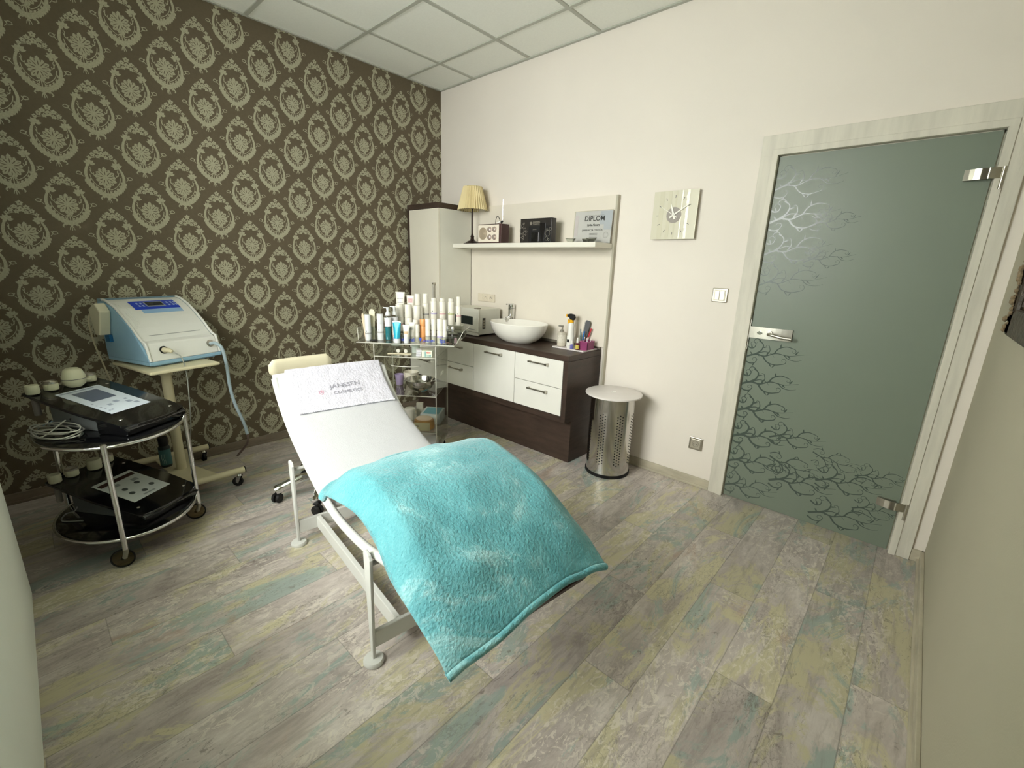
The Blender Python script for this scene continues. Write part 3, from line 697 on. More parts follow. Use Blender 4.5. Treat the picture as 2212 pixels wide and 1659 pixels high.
M_glass = clear('thin_clear_glass', (246, 248, 246), .02, 1.5, .985)
def glass_bowl(x, y, r, lab):
    g = thing('glass_bowl', lab, 'bowl', (x, y, SZ), 0, 'little glass bowls on the shelf')
    b = B(); lathe(b, [(r*.45, 0), (r*.6, .003), (r*.85, .015), (r, .026), (r*.96, .027), (r*.80, .016), (r*.55, .006), (.002, .005)], capt=True, seg=28); obj('dish', b, M_glass, g, smooth=True)
    b = B(); tube(b, [(r*.98*math.cos(a*PI/14), r*.98*math.sin(a*PI/14), .027) for a in range(28)], .0014, 6, closed=True); obj('rim', b, M_steelp, g)
glass_bowl(1.622, -.175, .036, 'small glass bowl on shelf nearest the gift box')
glass_bowl(1.704, -.105, .030, 'small glass bowl pushed back against the diploma, middle of three')
glass_bowl(1.775, -.155, .036, 'small glass bowl in front of the diploma text, rightmost')

# ------------------------------------------------------------------ on the worktop
ba = thing('washbasin', 'white oval vessel washbasin standing on dark worktop', 'washbasin', (1.212, -.225, ST+.0004))
b = B(); lathe(b, [(.128, 0), (.137, .003), (.184, .028), (.220, .062), (.242, .098), (.252, .128), (.257, .145), (.253, .150), (.244, .140), (.222, .108), (.18, .068), (.11, .040), (.03, .030), (.001, .030)], sy=.72, seg=64, capt=True)
bo = obj('bowl', b, M_cer, ba, smooth=True)
b = B(); lathe(b, [(.016, .0305), (.016, .034), (.004, .035)], seg=20); obj('drain', b, M_chrome, bo, smooth=True)
b = B(); tube(b, [(.132, .118, .108), (.138, .124, .106)], .011, 16); obj('overflow_ring', b, M_steel, bo, smooth=True)
fc = thing('basin_tap', 'tall polished chrome mixer tap behind the washbasin', 'tap', (.985, -.062, ST+.0004))
b = B(); lathe(b, [(.030, 0), (.030, .006), (.027, .01), (.027, .215), (.029, .22), (.029, .23)], seg=28); obj('column', b, M_chrome, fc, smooth=True)
b = B(); tube(b, [(.0, -.015, .16), (.02, -.085, .150)], .015, 18); tube(b, [(.02, -.080, .150), (.02, -.081, .128)], .011, 14); obj('spout', b, M_chrome, fc, smooth=True)
b = B(); lathe(b, [(.028, .2305), (.029, .234), (.028, .262), (.020, .268)], seg=24); box(b, -.010, .010, -.06, .02, .262, .272); obj('lever', b, M_chrome, fc, smooth=True, bevel=.002)

st = thing('towel_warmer', 'white hot towel cabinet with dark window standing left of basin', 'towel warmer', (0, 0, ST+.0004))
M_tw = mat('white_enamel_steel', (224, 222, 208), .35)
b = B(); box(b, .505, .868, -.318, -.075, .014, .222); obj('cabinet', b, M_tw, st, bevel=.004)
b = B(); box(b, .500, .872, -.333, -.319, .034, .226); d_ = obj('door', b, M_tw, st, bevel=.004)
b = B(); box(b, .585, .806, -.3345, -.333, .092, .160); obj('window', b, mat('dark_green_glass', (38, 48, 46), .1), d_, bevel=.001)
b = B(); box(b, .820, .868, -.338, -.300, .2265, .233); obj('door_pull', b, mat('grey_pull', (150, 140, 124), .4), d_, bevel=.002)
b = B(); box(b, .500, .872, -.336, -.318, .006, .028); obj('drip_tray', b, M_tw, st, bevel=.003)
b = B(); [box(b, .75+.0075*i, .7545+.0075*i, -.3338, -.333, .052, .056) for i in range(12)]; obj('lettering', b, M_ink, d_)
b = B(); box(b, .868, .8695, -.282, -.250, .06, .150); obj('rating_plate', b, mat('dark_rating_plate', (70, 66, 58), .4), st)
b = B(); [box(b, .8693, .8700, -.276, -.256, .072+.022*i, .088+.022*i) for i in range(3)]; obj('rating_text', b, mat('pale_rating_text', (160, 152, 132), .5), st)
b = B(); box(b, .50, .85, -.0755, -.062, .03, .20); obj('back_cover', b, M_steel, st, bevel=.002)
for x in (.53, .84):
    for y in (-.30, -.10):
        b = B(); lathe(b, [(.012, 0), (.012, .0145)], (x, y, 0), 14); obj('foot', b, M_black, st, smooth=True)

tr = thing('vanity_tray', 'flat white tray carrying soap and combs on the worktop', 'tray', (1.682, -.118, ST+.0004))
b = B(); box(b, -.138, .138, -.098, .086, 0, .004)
for a in ((-.138, .138, -.098, -.092), (-.138, .138, .080, .086), (-.138, -.132, -.098, .086), (.132, .138, -.098, .086)): box(b, *a, .004, .009)
obj('plate', b, mat('white_melamine', (228, 222, 220), .3), tr, bevel=.002)
TZ = ST+.0048
sd = thing('soap_dispenser', 'grey printed soap bottle with steel pump on the white tray', 'soap dispenser', (1.570, -.135, TZ))
M_soap = mat('pale_grey_soap_bottle', (198, 190, 174), .4)
b = B(); lathe(b, [(.030, 0), (.034, .004), (.034, .095), (.030, .104), (.015, .108)], seg=28); obj('bottle', b, M_soap, sd, smooth=True)
b = B(); lathe(b, [(.0345, .03), (.0345, .085)], seg=28, capb=False, capt=False); obj('label', b, mat('pale_soap_label', (212, 206, 192), .6, var=.12, vscale=120), sd, smooth=True)
b = B(); lathe(b, [(.014, .108), (.014, .122), (.006, .124), (.006, .145)], seg=18); tube(b, [(-.030, -.006, .148), (0, 0, .149), (.008, 0, .149)], .0055, 10); obj('pump', b, M_steel, sd, smooth=True)
sp = thing('spray_bottle', 'white spray bottle with black and yellow trigger head on tray', 'spray bottle', (1.638, -.12, TZ))
b = B(); lathe(b, [(.026, 0), (.028, .004), (.028, .075), (.024, .09), (.0215, .13), (.0225, .165), (.016, .180)], seg=28); obj('bottle', b, M_wplas, sp, smooth=True)
b = B(); box(b, -.011, .009, -.0295, -.0283, .038, .060); obj('printed_mark', b, M_black, sp)
M_yel = mat('yellow_plastic', (236, 176, 28), .35)
b = B(); lathe(b, [(.0165, .1805), (.0165, .198), (.013, .202)], seg=18)
prism(b, [(-.034, -.004, .198), (-.026, -.004, .202), (-.018, -.004, .186), (-.022, -.004, .170), (-.030, -.004, .174)], (0, .008, 0)); box(b, -.046, -.036, -.008, .008, .220, .238); obj('trigger', b, M_yel, sp, smooth=True)
b = B(); prism(b, [(-.036, -.012, .236), (-.012, -.012, .244), (.020, -.012, .240), (.030, -.012, .220), (.020, -.012, .198), (-.010, -.012, .200), (-.016, -.012, .216), (-.036, -.012, .222)], (0, .024, 0)); obj('spray_head', b, M_black, sp, bevel=.004)
cupv = thing('tool_glass', 'clear tumbler holding combs and pens behind the small bottles', 'tumbler', (1.708, -.065, TZ))
b = B(); lathe(b, [(.028, 0), (.030, .09), (.0285, .09), (.026, .004)], seg=28, capt=True); obj('glass', b, M_glass, cupv, smooth=True)
cm_ = thing('hair_comb', 'grey comb with rounded back standing in the tumbler', 'comb', (1.706, -.058, TZ+.006), 0)
Tc = Matrix.Rotation(.16, 4, 'Y')
b = B(); prism(b, [Tc @ Vector(p) for p in [(-.013, 0, 0), (.013, 0, 0), (.020, 0, .10), (.022, 0, .185), (.015, 0, .197), (-.012, 0, .197), (-.018, 0, .185), (-.016, 0, .10)]], (0, .007, 0))
for i in range(14): z = .10+.006*i; prism(b, [Tc @ Vector(p) for p in [(-.017, 0, z), (-.026, 0, z), (-.026, 0, z+.002), (-.017, 0, z+.002)]], (0, .005, 0))
obj('body', b, mat('slate_grey_plastic', (96, 98, 100), .4), cm_, bevel=.001)
def stick(name, lab, cat, p0, p1, r, m):
    t = thing(name, lab, cat, p0); d = Vector(p1)-Vector(p0)
    b = B(); tube(b, [(0, 0, 0), d*.5, d], r, 10, rs=[r*.7, r*1.1, r]); obj('shaft', b, m, t, smooth=True); return t
stick('tint_brush', 'bright blue plastic brush leaning out of the tumbler', 'brush', (1.712, -.078, TZ+.006), (1.732, -.085, TZ+.125), .005, mat('bright_blue_plastic', (38, 118, 196), .35))
stick('nail_file', 'slim turquoise stick leaning left in the tumbler', 'stick', (1.700, -.072, TZ+.006), (1.690, -.072, TZ+.135), .0035, mat('turquoise_plastic', (30, 110, 120), .4))
stick('red_brush', 'red handled brush leaning right behind the basket', 'brush', (1.722, -.055, TZ+.006), (1.768, -.050, TZ+.145), .005, mat('red_plastic', (196, 48, 62), .4))
stick('scissors', 'dark metal tweezers standing left in the tumbler', 'tweezers', (1.694, -.055, TZ+.006), (1.680, -.05, TZ+.110), .0035, mat('dark_gunmetal', (70, 70, 74), .3, .8))
def vial(x, y, h, r, mb, mc, lab, group=None, lm=None):
    t = thing('dropper_bottle', lab, 'bottle', (x, y, TZ), 0, group)
    b = B(); lathe(b, [(r*.9, 0), (r, .002), (r, h*.5), (r*.5, h*.58)], seg=18); obj('bottle', b, mb, t, smooth=True)
    if lm: b = B(); lathe(b, [(r*1.03, h*.08), (r*1.03, h*.42)], seg=18, capb=False, capt=False); obj('label', b, lm, t, smooth=True)
    b = B(); lathe(b, [(r*.62, h*.58), (r*.62, h*.7), (r*.4, h), (r*.3, h)], seg=18); obj('cap', b, mc, t, smooth=True)
vial(1.700, -.188, .062, .012, mat('blue_white_vial', (120, 118, 190), .35), M_wplas, 'tiny violet bottle with white cap at front edge of tray')
vial(1.742, -.180, .088, .014, mat('burgundy_vial', (98, 30, 44), .3), M_wplas, 'burgundy dropper bottle with tall white cap and yellow label', lm=mat('yellow_label', (206, 190, 92), .6))
cj = thing('cream_pot', 'tiny low white pot between spray bottle and violet bottle', 'pot', (1.668, -.178, TZ)); b = B(); lathe(b, [(.014, 0), (.015, .014)], seg=20); obj('jar', b, M_wplas, cj, smooth=True); b = B(); lathe(b, [(.0155, .0145), (.0155, .022), (.013, .023)], seg=20); obj('lid', b, M_wplas, cj, smooth=True)
bk = thing('small_basket', 'purple translucent basket of swabs at right of the tray', 'basket', (1.782, -.118, TZ))
M_pur = mat('purple_plastic', (138, 62, 104), .35)
b = B()
for a in ((-.034, .034, -.045, -.042), (-.034, .034, .042, .045), (-.034, -.031, -.045, .045), (.031, .034, -.045, .045)): box(b, *a, 0, .062)
box(b, -.031, .031, -.042, .042, 0, .003); obj('basket_wall', b, M_pur, bk)
b = B(); tube(b, [(-.034, -.045, .062), (.034, -.045, .062), (.034, .045, .062), (-.034, .045, .062)], .0025, 6, closed=True); obj('rim', b, mat('pink_rim', (190, 110, 146), .35), bk)
for i, (dx, dy, h) in enumerate(((-.015, -.02, .088), (.0, -.012, .080), (.012, -.022, .090), (.02, 0, .078), (-.008, .01, .084))):
    t = thing('cotton_swab', 'white cotton swab standing in the purple basket', 'cotton swab', (1.782+dx, -.118+dy, TZ+.004), 0, 'swabs in the purple basket')
    b = B(); tube(b, [(0, 0, 0), (.002*i, .004, h-.012)], .0018, 6); obj('stick', b, M_paperw, t)
    b = B(); tube(b, [(.002*i, .004, h-.012), (.002*i, .004, h-.006), (.002*i, .004, h)], .004, 8, rs=[.003, .005, .003]); obj('cotton_tip', b, mat('pale_pink_cotton', (238, 220, 216), .9), t, smooth=True)

# ------------------------------------------------------------------ laundry bin
bi = thing('laundry_bin', 'perforated polished steel laundry bin with white round lid', 'bin', (2.092, -.226, 0))
b = B(); lathe(b, [(.149, .0), (.152, .004), (.152, .020), (.149, .022)], seg=56); obj('base_ring', b, M_black, bi, smooth=True)
b = B(); lathe(b, [(.147, .0225), (.147, .555)], seg=72)
def holes(bm):
    rr = .1480
    for band in range(8):
        for c in range(3):
            a0 = band*2*PI/8 + c*.118
            for k in range(18 if c != 1 else 19):
                z = .105+.0195*k + (0 if c != 1 else -.0097); hr = .0043
                bm.faces.new([bm.verts.new((rr*math.cos(a0+hr/rr*math.cos(q*PI/4)), rr*math.sin(a0+hr/rr*math.cos(q*PI/4)), z+hr*math.sin(q*PI/4))) for q in range(8)]).material_index = 1
holes(b); o_ = obj('drum', b, [M_steelp, M_black], bi, smooth=True)
b = B(); lathe(b, [(.150, .5555), (.186, .557), (.188, .561), (.187, .566), (.180, .569), (.001, .570)], seg=72); ld = obj('lid', b, mat('white_melamine_lid', (232, 226, 222), .3), bi, smooth=True)
b = B(); tube(b, [(.014*math.cos(a*PI/12)*1.0, .014*math.sin(a*PI/12), .5705) for a in range(24)], .0018, 6, closed=True); obj('finger_hole_ring', b, mat('bright_lid_edge', (240, 238, 232), .3), ld, smooth=True)

# ------------------------------------------------------------------ lounger
LROT = math.atan2(-.118, .993)
lg = thing('treatment_lounger', 'white curved chaise longue with flat metal legs under a blanket', 'lounger', (1.465, -2.077, 0), LROT)
prof = spline([(-.285, 0, .805), (-.235, 0, .735), (-.14, 0, .650), (-.02, 0, .575), (.13, 0, .513), (.28, 0, .468), (.38, 0, .455), (.48, 0, .490), (.60, 0, .560), (.72, 0, .600), (.86, 0, .598), (1.0, 0, .565), (1.13, 0, .502), (1.26, 0, .415), (1.33, 0, .360)], 5)
def prof_at(t, P=prof):
    for a, c in zip(P, P[1:]):
        if a.x <= t <= c.x: return a.z + (c.z-a.z)*(t-a.x)/(c.x-a.x)
    return P[0].z if t < P[0].x else P[-1].z + (P[-1].z-P[-2].z)/(P[-1].x-P[-2].x)*(t-P[-1].x)
def slab(bm, P, y0, y1, th, crown=.012):
    """upholstered slab following profile P (top surface), rounded edges"""
    NC = 20; rings = []
    for i, p in enumerate(P):
        d = (P[min(i+1, len(P)-1)]-P[max(i-1, 0)]).normalized(); n = Vector((-d.z, 0, d.x)); e = min(i, len(P)-1-i); k = 1 if e > 1 else (.55 if e == 0 else .88)
        R = []
        for j in range(NC*2):
            a = PI*j/NC; cy, cz = math.cos(a), math.sin(a)
            yy = (abs(cy)**.22)*(1 if cy > 0 else -1); zz = (abs(cz)**.6)*(1 if cz > 0 else -1)
            y = (y0+y1)/2 + yy*(y1-y0)/2
            R.append(bm.verts.new(p + n*(-th/2 + zz*th/2*k + (crown*(1-yy*yy)**.5 if cz > 0 else 0)) + Vector((0, y, 0))))
        rings.append(R)
    for a, c in zip(rings, rings[1:]):
        for j in range(NC*2): bm.faces.new((a[j], a[(j+1) % (NC*2)], c[(j+1) % (NC*2)], c[j]))
    bm.faces.new(rings[0][::-1]); bm.faces.new(rings[-1])
b = B(); slab(b, [p for p in prof if p.x < 1.20], .012, .598, .042); obj('cushion', b, M_sheet, lg, smooth=True)
b = B(); slab(b, [Vector((p.x, 0, p.z-.03)) for p in prof if .8 < p.x < 1.30]+[Vector((1.318, 0, .348))], .03, .58, .045); obj('foot_cushion', b, mat('dark_maroon_vinyl', (52, 22, 24), .45), lg, smooth=True, label='dark maroon foot end')
rail = spline([(-.285, 0, .778), (-.235, 0, .708), (-.14, 0, .622), (-.02, 0, .546), (.13, 0, .482), (.28, 0, .428), (.40, 0, .395), (.52, 0, .380), (.66, 0, .384), (.80, 0, .402), (.94, 0, .436), (1.05, 0, .455)], 6)
for y in (.020, .590):
    b = B(); tube(b, [Vector((p.x, y, p.z)) for p in rail], .0165, 14); obj('side_rail', b, M_wmetal, lg, smooth=True)
def legp(t, y, s):
    b = B(); w0, w1 = .042, .017
    P = [(t-w1/2, y, .02), (t+w1/2, y, .02), (t+w0*.62, y, .425), (t+w0*.35, y, .440), (t-w0*.35, y, .446), (t-w0*.62, y, .435)]
    prism(b, [(p[0], p[1]-.006, p[2]) for p in P], (0, .012, 0)); l = obj('leg', b, M_wmetal, lg, bevel=.0025)
    b = B(); lathe(b, [(.034, 0), (.036, .004), (.036, .012), (.032, .018), (.012, .020)], (t, y, 0), 28); obj('foot_disc', b, M_wmetal, l, smooth=True)
for t in (.0, .871):
    for y in (-.012, .622): legp(t, y, 1)
for t in (.0, .871):
    b = B(); box(b, t-.008, t+.008, -.005, .615, .062, .128); obj('cross_bar', b, M_wmetal, lg, bevel=.003)
for y in (.088, .522):
    b = B(); box(b, .009, .862, y-.011, y+.011, .064, .127); obj('long_beam', b, M_wmetal, lg, bevel=.003)
for t in (.0, .871):
    b = B(); z = .395 if t > .5 else .40; tube(b, [(t+.0, -.006, z), (t+.0, .616, z)], .009, 10); obj('support_rod', b, M_wmetal, lg, smooth=True)
b = B(); tube(b, [(.40, .02, .378), (.40, .59, .378)], .011, 10); tube(b, [(-.22, .02, .67), (-.22, .59, .67)], .011, 10); obj('cross_tube', b, M_wmetal, lg, smooth=True)

# towel over the head end
tw = thing('towel', 'white embroidered hand towel draped over head end of lounger', 'towel', (1.465, -2.077, 0), LROT)
M_towel = mat('lilac_white_terry', (208, 205, 216), .95, var=.05, vscale=60, bump=.45, bscale=90, sheen=.3)
def surf(t, y, off):
    """point lifted 'off' above the lounger's top"""
    e = .003; z = prof_at(t); dz = (prof_at(t+e)-prof_at(t-e))/(2*e); n = Vector((-dz, 0, 1)).normalized()
    yy = max(-1, min(1, (y-.305)/.293)); cr = .012*(1-yy*yy)**.5 if abs(yy) < 1 else 0
    return Vector((t, y, z)) + n*(off+cr)
b = B(); G = []
NT, NY = 40, 56
for i in range(NT+1):
    s = i/NT; R = []
    for j in range(NY+1):
        u = j/NY; y = .070+.500*u
        n = .0025*noise.noise(Vector((s*6, u*9, 0))) + .003*max(0, noise.noise(Vector((s*2.5+4, u*5+s*2, 5))))
        L_ = -.10+.02*u*.4
        if s < .8: t = L_ + (-.285-L_)*(s/.8); p = surf(t, y, .005+n)
        else:
            q = (s-.8)/.2; p0 = surf(-.285, y, .005+n); p = p0 + Vector((-.030*math.sin(q*PI/2), 0, -.09*q*q + .006*math.sin(q*PI)))
        R.append(b.verts.new(p))
    G.append(R)
for a, c in zip(G, G[1:]):
    for j in range(NY): b.faces.new((a[j], a[j+1], c[j+1], c[j]))
obj('terry_cloth', b, M_towel, tw, smooth=True, solid=.005)
b = B()
for k in range(62):
    y = .074+.492*k/61; L0 = -.10+.008*((y-.07)/.5)
    pa, pb = surf(L0+.001, y, .0085), surf(L0-.008, y, .0085); tube(b, [pa, pb], .0016, 5)
obj('hem_stitching', b, mat('white_thread', (248, 246, 250), .8), tw)
def on_head(y, t, off=.0095):
    o_p = surf(t, y, off); px_ = surf(t, y+.01, off)-o_p; px_.z *= .2; py_ = surf(t-.01, y, off)-surf(t+.01, y, off); return frameM(o_p, px_, py_)
b = B(); text_bm(b, 'JANSSEN', .034, on_head(.335, -.200), .0004, sx=1.22, bold=.0002); text_bm(b, 'COSMETICS', .024, on_head(.340, -.170), .0004, sx=1.25)
obj('embroidered_text', b, mat('grey_thread', (150, 148, 158), .8), tw)
b = B(); Ts = on_head(.205, -.186, .0095)
ribbon(b, [tuple(p) for p in [(-.011, .012), (0, .014), (.011, .012), (.010, -.002), (0, -.013), (-.010, -.002), (-.011, .012)]], .003, lambda x, y: Ts @ Vector((x, y, .0004)))
flat(b, [(-.006, .006), (0, -.004), (.006, .006), (.003, .009), (-.003, .009)], lambda x, y: Ts @ Vector((x, y, .0006)))
obj('embroidered_shield', b, mat('rose_thread', (196, 140, 160), .8), tw)

# turquoise blanket
M_fl = bpy.data.materials.new('turquoise_fleece'); M_fl.use_nodes = True
nt = M_fl.node_tree; pb = nt.nodes['Principled BSDF']; pb.inputs['Roughness'].default_value = .9; pb.inputs['Sheen Weight'].default_value = .45; pb.inputs['Sheen Roughness'].default_value = .4
tcn = nt.nodes.new('ShaderNodeTexCoord'); n1 = nt.nodes.new('ShaderNodeTexNoise'); n1.inputs['Scale'].default_value = 3.0; n1.inputs['Detail'].default_value = 12; n1.inputs['Roughness'].default_value = .74; n1.inputs['Distortion'].default_value = 1.0
nt.links.new(tcn.outputs['Object'], n1.inputs['Vector'])
rp = nt.nodes.new('ShaderNodeValToRGB'); e = rp.color_ramp.elements; e[0].position = .42; e[0].color = (*lin((92, 166, 176)), 1); e[1].position = .64; e[1].color = (*lin((166, 214, 218)), 1)
x_ = e.new(.55); x_.color = (*lin((112, 182, 191)), 1)
nt.links.new(n1.outputs['Fac'], rp.inputs[0]); nt.links.new(rp.outputs[0], pb.inputs['Base Color'])
n2 = nt.nodes.new('ShaderNodeTexNoise'); n2.inputs['Scale'].default_value = 110; n2.inputs['Detail'].default_value = 4; nt.links.new(tcn.outputs['Object'], n2.inputs['Vector'])
bmp = nt.nodes.new('ShaderNodeBump'); bmp.inputs['Strength'].default_value = .7; bmp.inputs['Distance'].default_value = .008; nt.links.new(n2.outputs['Fac'], bmp.inputs['Height']); nt.links.new(bmp.outputs[0], pb.inputs['Normal'])
bl = thing('blanket', 'turquoise fleece blanket draped over foot half of lounger', 'blanket', (1.465, -2.077, 0), LROT)
bprof = spline([(.20, 0, .492), (.30, 0, .480), (.38, 0, .472), (.46, 0, .500), (.57, 0, .585), (.68, 0, .638), (.80, 0, .655), (.95, 0, .632), (1.08, 0, .580), (1.20, 0, .500), (1.29, 0, .420), (1.365, 0, .345)], 6)
def blanket_pt(s, u):
    """s 0..1 from seat to hem, u 0..1 across (0 = side nearest the carts)"""
    lead = .435 - .14*u - .02*math.sin(PI*u) + .05*max(0, 1-u/.14)**2
    end = 1.345 - .020*u + .006*math.sin(u*7)
    t = lead + (end-lead)*s
    y = -.050 + .030*s*(1-u) + .700*u
    z = prof_at(t, bprof)
    if s < .1: z = z*(s/.1) + (prof_at(lead, prof)+.018+.012*(1-abs(2*u-1)))*(1-s/.1)
    # side drops
    dl = max(0, (.10-(y+.05))/.10); z -= (.110*min(1, .25+s*1.6)*(1-.55*max(0, (s-.7)/.3)) + .02*math.sin(t*13))*dl**1.7
    y += .018*math.sin(dl*PI)*0 + .012*dl*math.sin(t*15)
    dr = max(0, (y-.555)/.09); z -= .085*dr**1.8*min(1, .2+s*1.5)*(1-.75*max(0, (s-.75)/.25))
    # bulge in the middle, soft folds
    z += .012*math.sin(PI*u)
    z += .010*noise.noise(Vector((t*5, y*5, 1))) + .005*noise.noise(Vector((t*14, y*9, 3)))
    z += .010*math.exp(-((u-.80)/.06)**2)*max(0, s-.55)*1.8*math.cos((t-1.2)*16) + .012*math.exp(-((t-1.18-.1*u)/.04)**2)*math.exp(-((u-.3)/.22)**2)
    if s < .12: z += .006*math.sin(u*40+2*math.sin(u*9))*math.sin(PI*s/.12)
    return Vector((t, y, z))
b = B(); G = []; NS, NU = 110, 84
for i in range(NS+1):
    G.append([b.verts.new(blanket_pt(i/NS, j/NU)) for j in range(NU+1)])
for a, c in zip(G, G[1:]):
    for j in range(NU): b.faces.new((a[j], a[j+1], c[j+1], c[j]))
obj('fleece', b, M_fl, bl, smooth=True, solid=.014)
b = B(); tube(b, [blanket_pt(1, j/40)+Vector((.004, 0, -.004)) for j in range(41)], .0125, 12)
obj('rolled_hem', b, M_fl, bl, smooth=True)
b = B(); tube(b, [blanket_pt(.975, j/40)+Vector((-.002, 0, .0075)) for j in range(41)], .0022, 6); obj('hem_seam', b, mat('teal_thread', (84, 150, 154), .8), bl, smooth=True)

# ------------------------------------------------------------------ castor helper
def castor(parent, x, y, r=.03, m=None, yaw=0, fork=None, zt=None, wd=.02):
    """wheel on the floor under its fork; parent has its origin on the floor"""
    R_ = Matrix.Translation((x, y, 0)) @ Matrix.Rotation(yaw, 4, 'Z'); zt = zt or 2*r+.03
    b = B(); vs = []
    lathe(b, [(r*.55, -wd/2), (r, -wd/2+.002), (r, wd/2-.002), (r*.55, wd/2)], T=R_ @ Matrix.Translation((-.012, 0, r)) @ Matrix.Rotation(PI/2, 4, 'X'), seg=26)
    w_ = obj('castor_wheel', b, m or M_black, parent, smooth=True)
    b = B()
    for s in (-1, 1): prism(b, [R_ @ Vector(p) for p in [(-.018, s*(wd/2+.004), r), (-.006, s*(wd/2+.004), r*.7), (.014, s*(wd/2+.004), zt-.012), (-.014, s*(wd/2+.004), zt-.012)]], (R_.to_3x3() @ Vector((0, .0025*s, 0))))
    lathe(b, [(.013, zt-.014), (.014, zt-.010), (.009, zt)], T=R_, seg=16)
    obj('castor_fork', b, fork or M_chrome, w_)

# ------------------------------------------------------------------ stool behind the lounger
sl = thing('swivel_stool', 'chrome five-star swivel stool with cream back pad behind lounger head', 'stool', (1.05, -1.76, 0))
for k in range(5):
    a = math.radians(-106+72*k); R_ = .27
    b = B(); P = spline([(.02*math.cos(a), .02*math.sin(a), .115), (.10*math.cos(a), .10*math.sin(a), .125), (.20*math.cos(a), .20*math.sin(a), .098), (.262*math.cos(a), .262*math.sin(a), .075)], 5)
    tube(b, P, .02, 12, rs=[.027-.008*abs(i/(len(P)-1)-.55)+.004*(i > len(P)-4) for i in range(len(P))]); ar = obj('base_arm', b, M_chrome, sl, smooth=True)
    cx, cy = .258*math.cos(a), .258*math.sin(a)
    b = B()
    for s in (-1, 1): lathe(b, [(.012, 0), (.027, .002), (.028, .010), (.024, .018)], T=Matrix.Translation((cx, cy, .028)) @ Matrix.Rotation(a+.9, 4, 'Z') @ Matrix.Rotation(s*PI/2, 4, 'X') @ Matrix.Translation((0, 0, .004)), seg=24)
    tube(b, [(cx, cy, .03), (cx, cy, .066)], .009, 10); obj('twin_castor', b, M_black, ar, smooth=True)
b = B(); lathe(b, [(.035, .09), (.037, .14), (.028, .15)], seg=24); lathe(b, [(.0245, .15), (.0245, .32), (.014, .325), (.014, .47)], seg=20); obj('gas_column', b, M_black, sl, smooth=True)
b = B(); lathe(b, [(.10, .470), (.165, .475), (.180, .495), (.178, .525), (.16, .540), (.001, .545)], seg=40); obj('seat', b, M_cream, sl, smooth=True)
b = B(); tube(b, spline([(-.10, -.02, .47), (-.20, -.03, .50), (-.215, -.03, .62), (-.16, -.03, .74)], 5), .012, 12); obj('back_bracket', b, M_chrome, sl, smooth=True)
b = B(); P = [(-.0-.02*math.cos(t*1.1), .0+.205*math.sin(t*1.02)-.03, .0) for t in [(-1+2*i/20) for i in range(21)]]; rg = []
for i, (x, y, z) in enumerate(P):
    k = min(1, .45+.55*min(i, 20-i)/2); rg.append([b.verts.new((x-.10+.020*k*math.cos(q*PI/8), y, .775+.050*k*(abs(math.sin(q*PI/8))**.6)*(1 if math.sin(q*PI/8) >= 0 else -1))) for q in range(16)])
for a, c in zip(rg, rg[1:]):
    for q in range(16): b.faces.new((a[q], a[(q+1) % 16], c[(q+1) % 16], c[q]))
b.faces.new(rg[0][::-1]); b.faces.new(rg[-1]); obj('back_pad', b, mat('cream_vinyl', (226, 218, 190), .5), sl, smooth=True)

# ------------------------------------------------------------------ cream trolley with the blue and white device
ty = thing('instrument_trolley', 'cream enamel trolley with tube base and central column carrying blue device', 'trolley', (0, 0, 0))
for x, ya, yb in ((.615, -2.06, -2.56), (.075, -2.115, -2.60)):
    b = B(); tube(b, [(x, ya, .098), (x, yb, .098)], .019, 18); t_ = obj('base_tube', b, M_cream, ty, smooth=True)
    b = B(); tube(b, [(x, ya+.0005, .098), (x, ya+.006, .098)], .0195, 18); tube(b, [(x, yb-.0005, .098), (x, yb-.006, .098)], .0195, 18); obj('tube_end_cap', b, M_black, t_, smooth=True)
    for y in (ya-.03, yb+.04): castor(ty, x, y, .029, yaw=.9 if x > .3 else .2, zt=.078)
b = B(); prism(b, [(.075, -2.23, .084), (.075, -2.41, .084), (.33, -2.39, .084), (.615, -2.44, .084), (.615, -2.17, .084), (.33, -2.26, .084)], (0, 0, .010)); obj('base_plate', b, M_cream, ty, bevel=.002)
b = B(); tube(b, [(.335, -2.32, .095), (.335, -2.32, .70)], .026, 24); tube(b, [(.335, -2.32, .69), (.335, -2.32, .744)], .034, 24); obj('column', b, M_cream, ty, smooth=True)
Tp = Matrix.Translation((.335, -2.305, .745)) @ Matrix.Rotation(math.radians(13), 4, 'Z')
b = B(); box(b, -.225, .225, -.175, .175, 0, .018, T=Tp); obj('top_plate', b, M_cream, ty, bevel=.006)

DZ0 = .7645
dv = thing('beauty_device', 'blue and white beauty treatment unit with blue display on cream trolley', 'treatment device', (.487, -2.405, DZ0), math.radians(110))
M_dw = mat('pale_grey_plastic', (230, 231, 226), .35); M_db = mat('light_blue_plastic', (146, 184, 208), .35)
PR = [(.0, .030), (.022, .128), (.052, .140), (.075, .162), (.115, .205), (.17, .255), (.235, .305), (.30, .337), (.335, .345), (.37, .340), (.372, .030)]
b = B(); prism(b, [(.013, y, z) for y, z in PR], (.374, 0, 0)); dbod = obj('front_shell', b, M_dw, dv, bevel=.006)
b = B(); box(b, .001, .399, -.002, .378, .010, .030); box(b, .03, .37, .02, .36, 0, .010); obj('base_tray', b, M_db, dv, bevel=.003)
SP = [(.0, .0305), (.010, .060), (.045, .105), (.085, .165), (.14, .225), (.21, .282), (.28, .320), (.335, .340), (.378, .336), (.378, .0305)]
for x in (-.001, .3875):
    b = B(); prism(b, [(x, y, z) for y, z in SP], (.0135, 0, 0)); obj('side_shell', b, M_db, dv, bevel=.003)
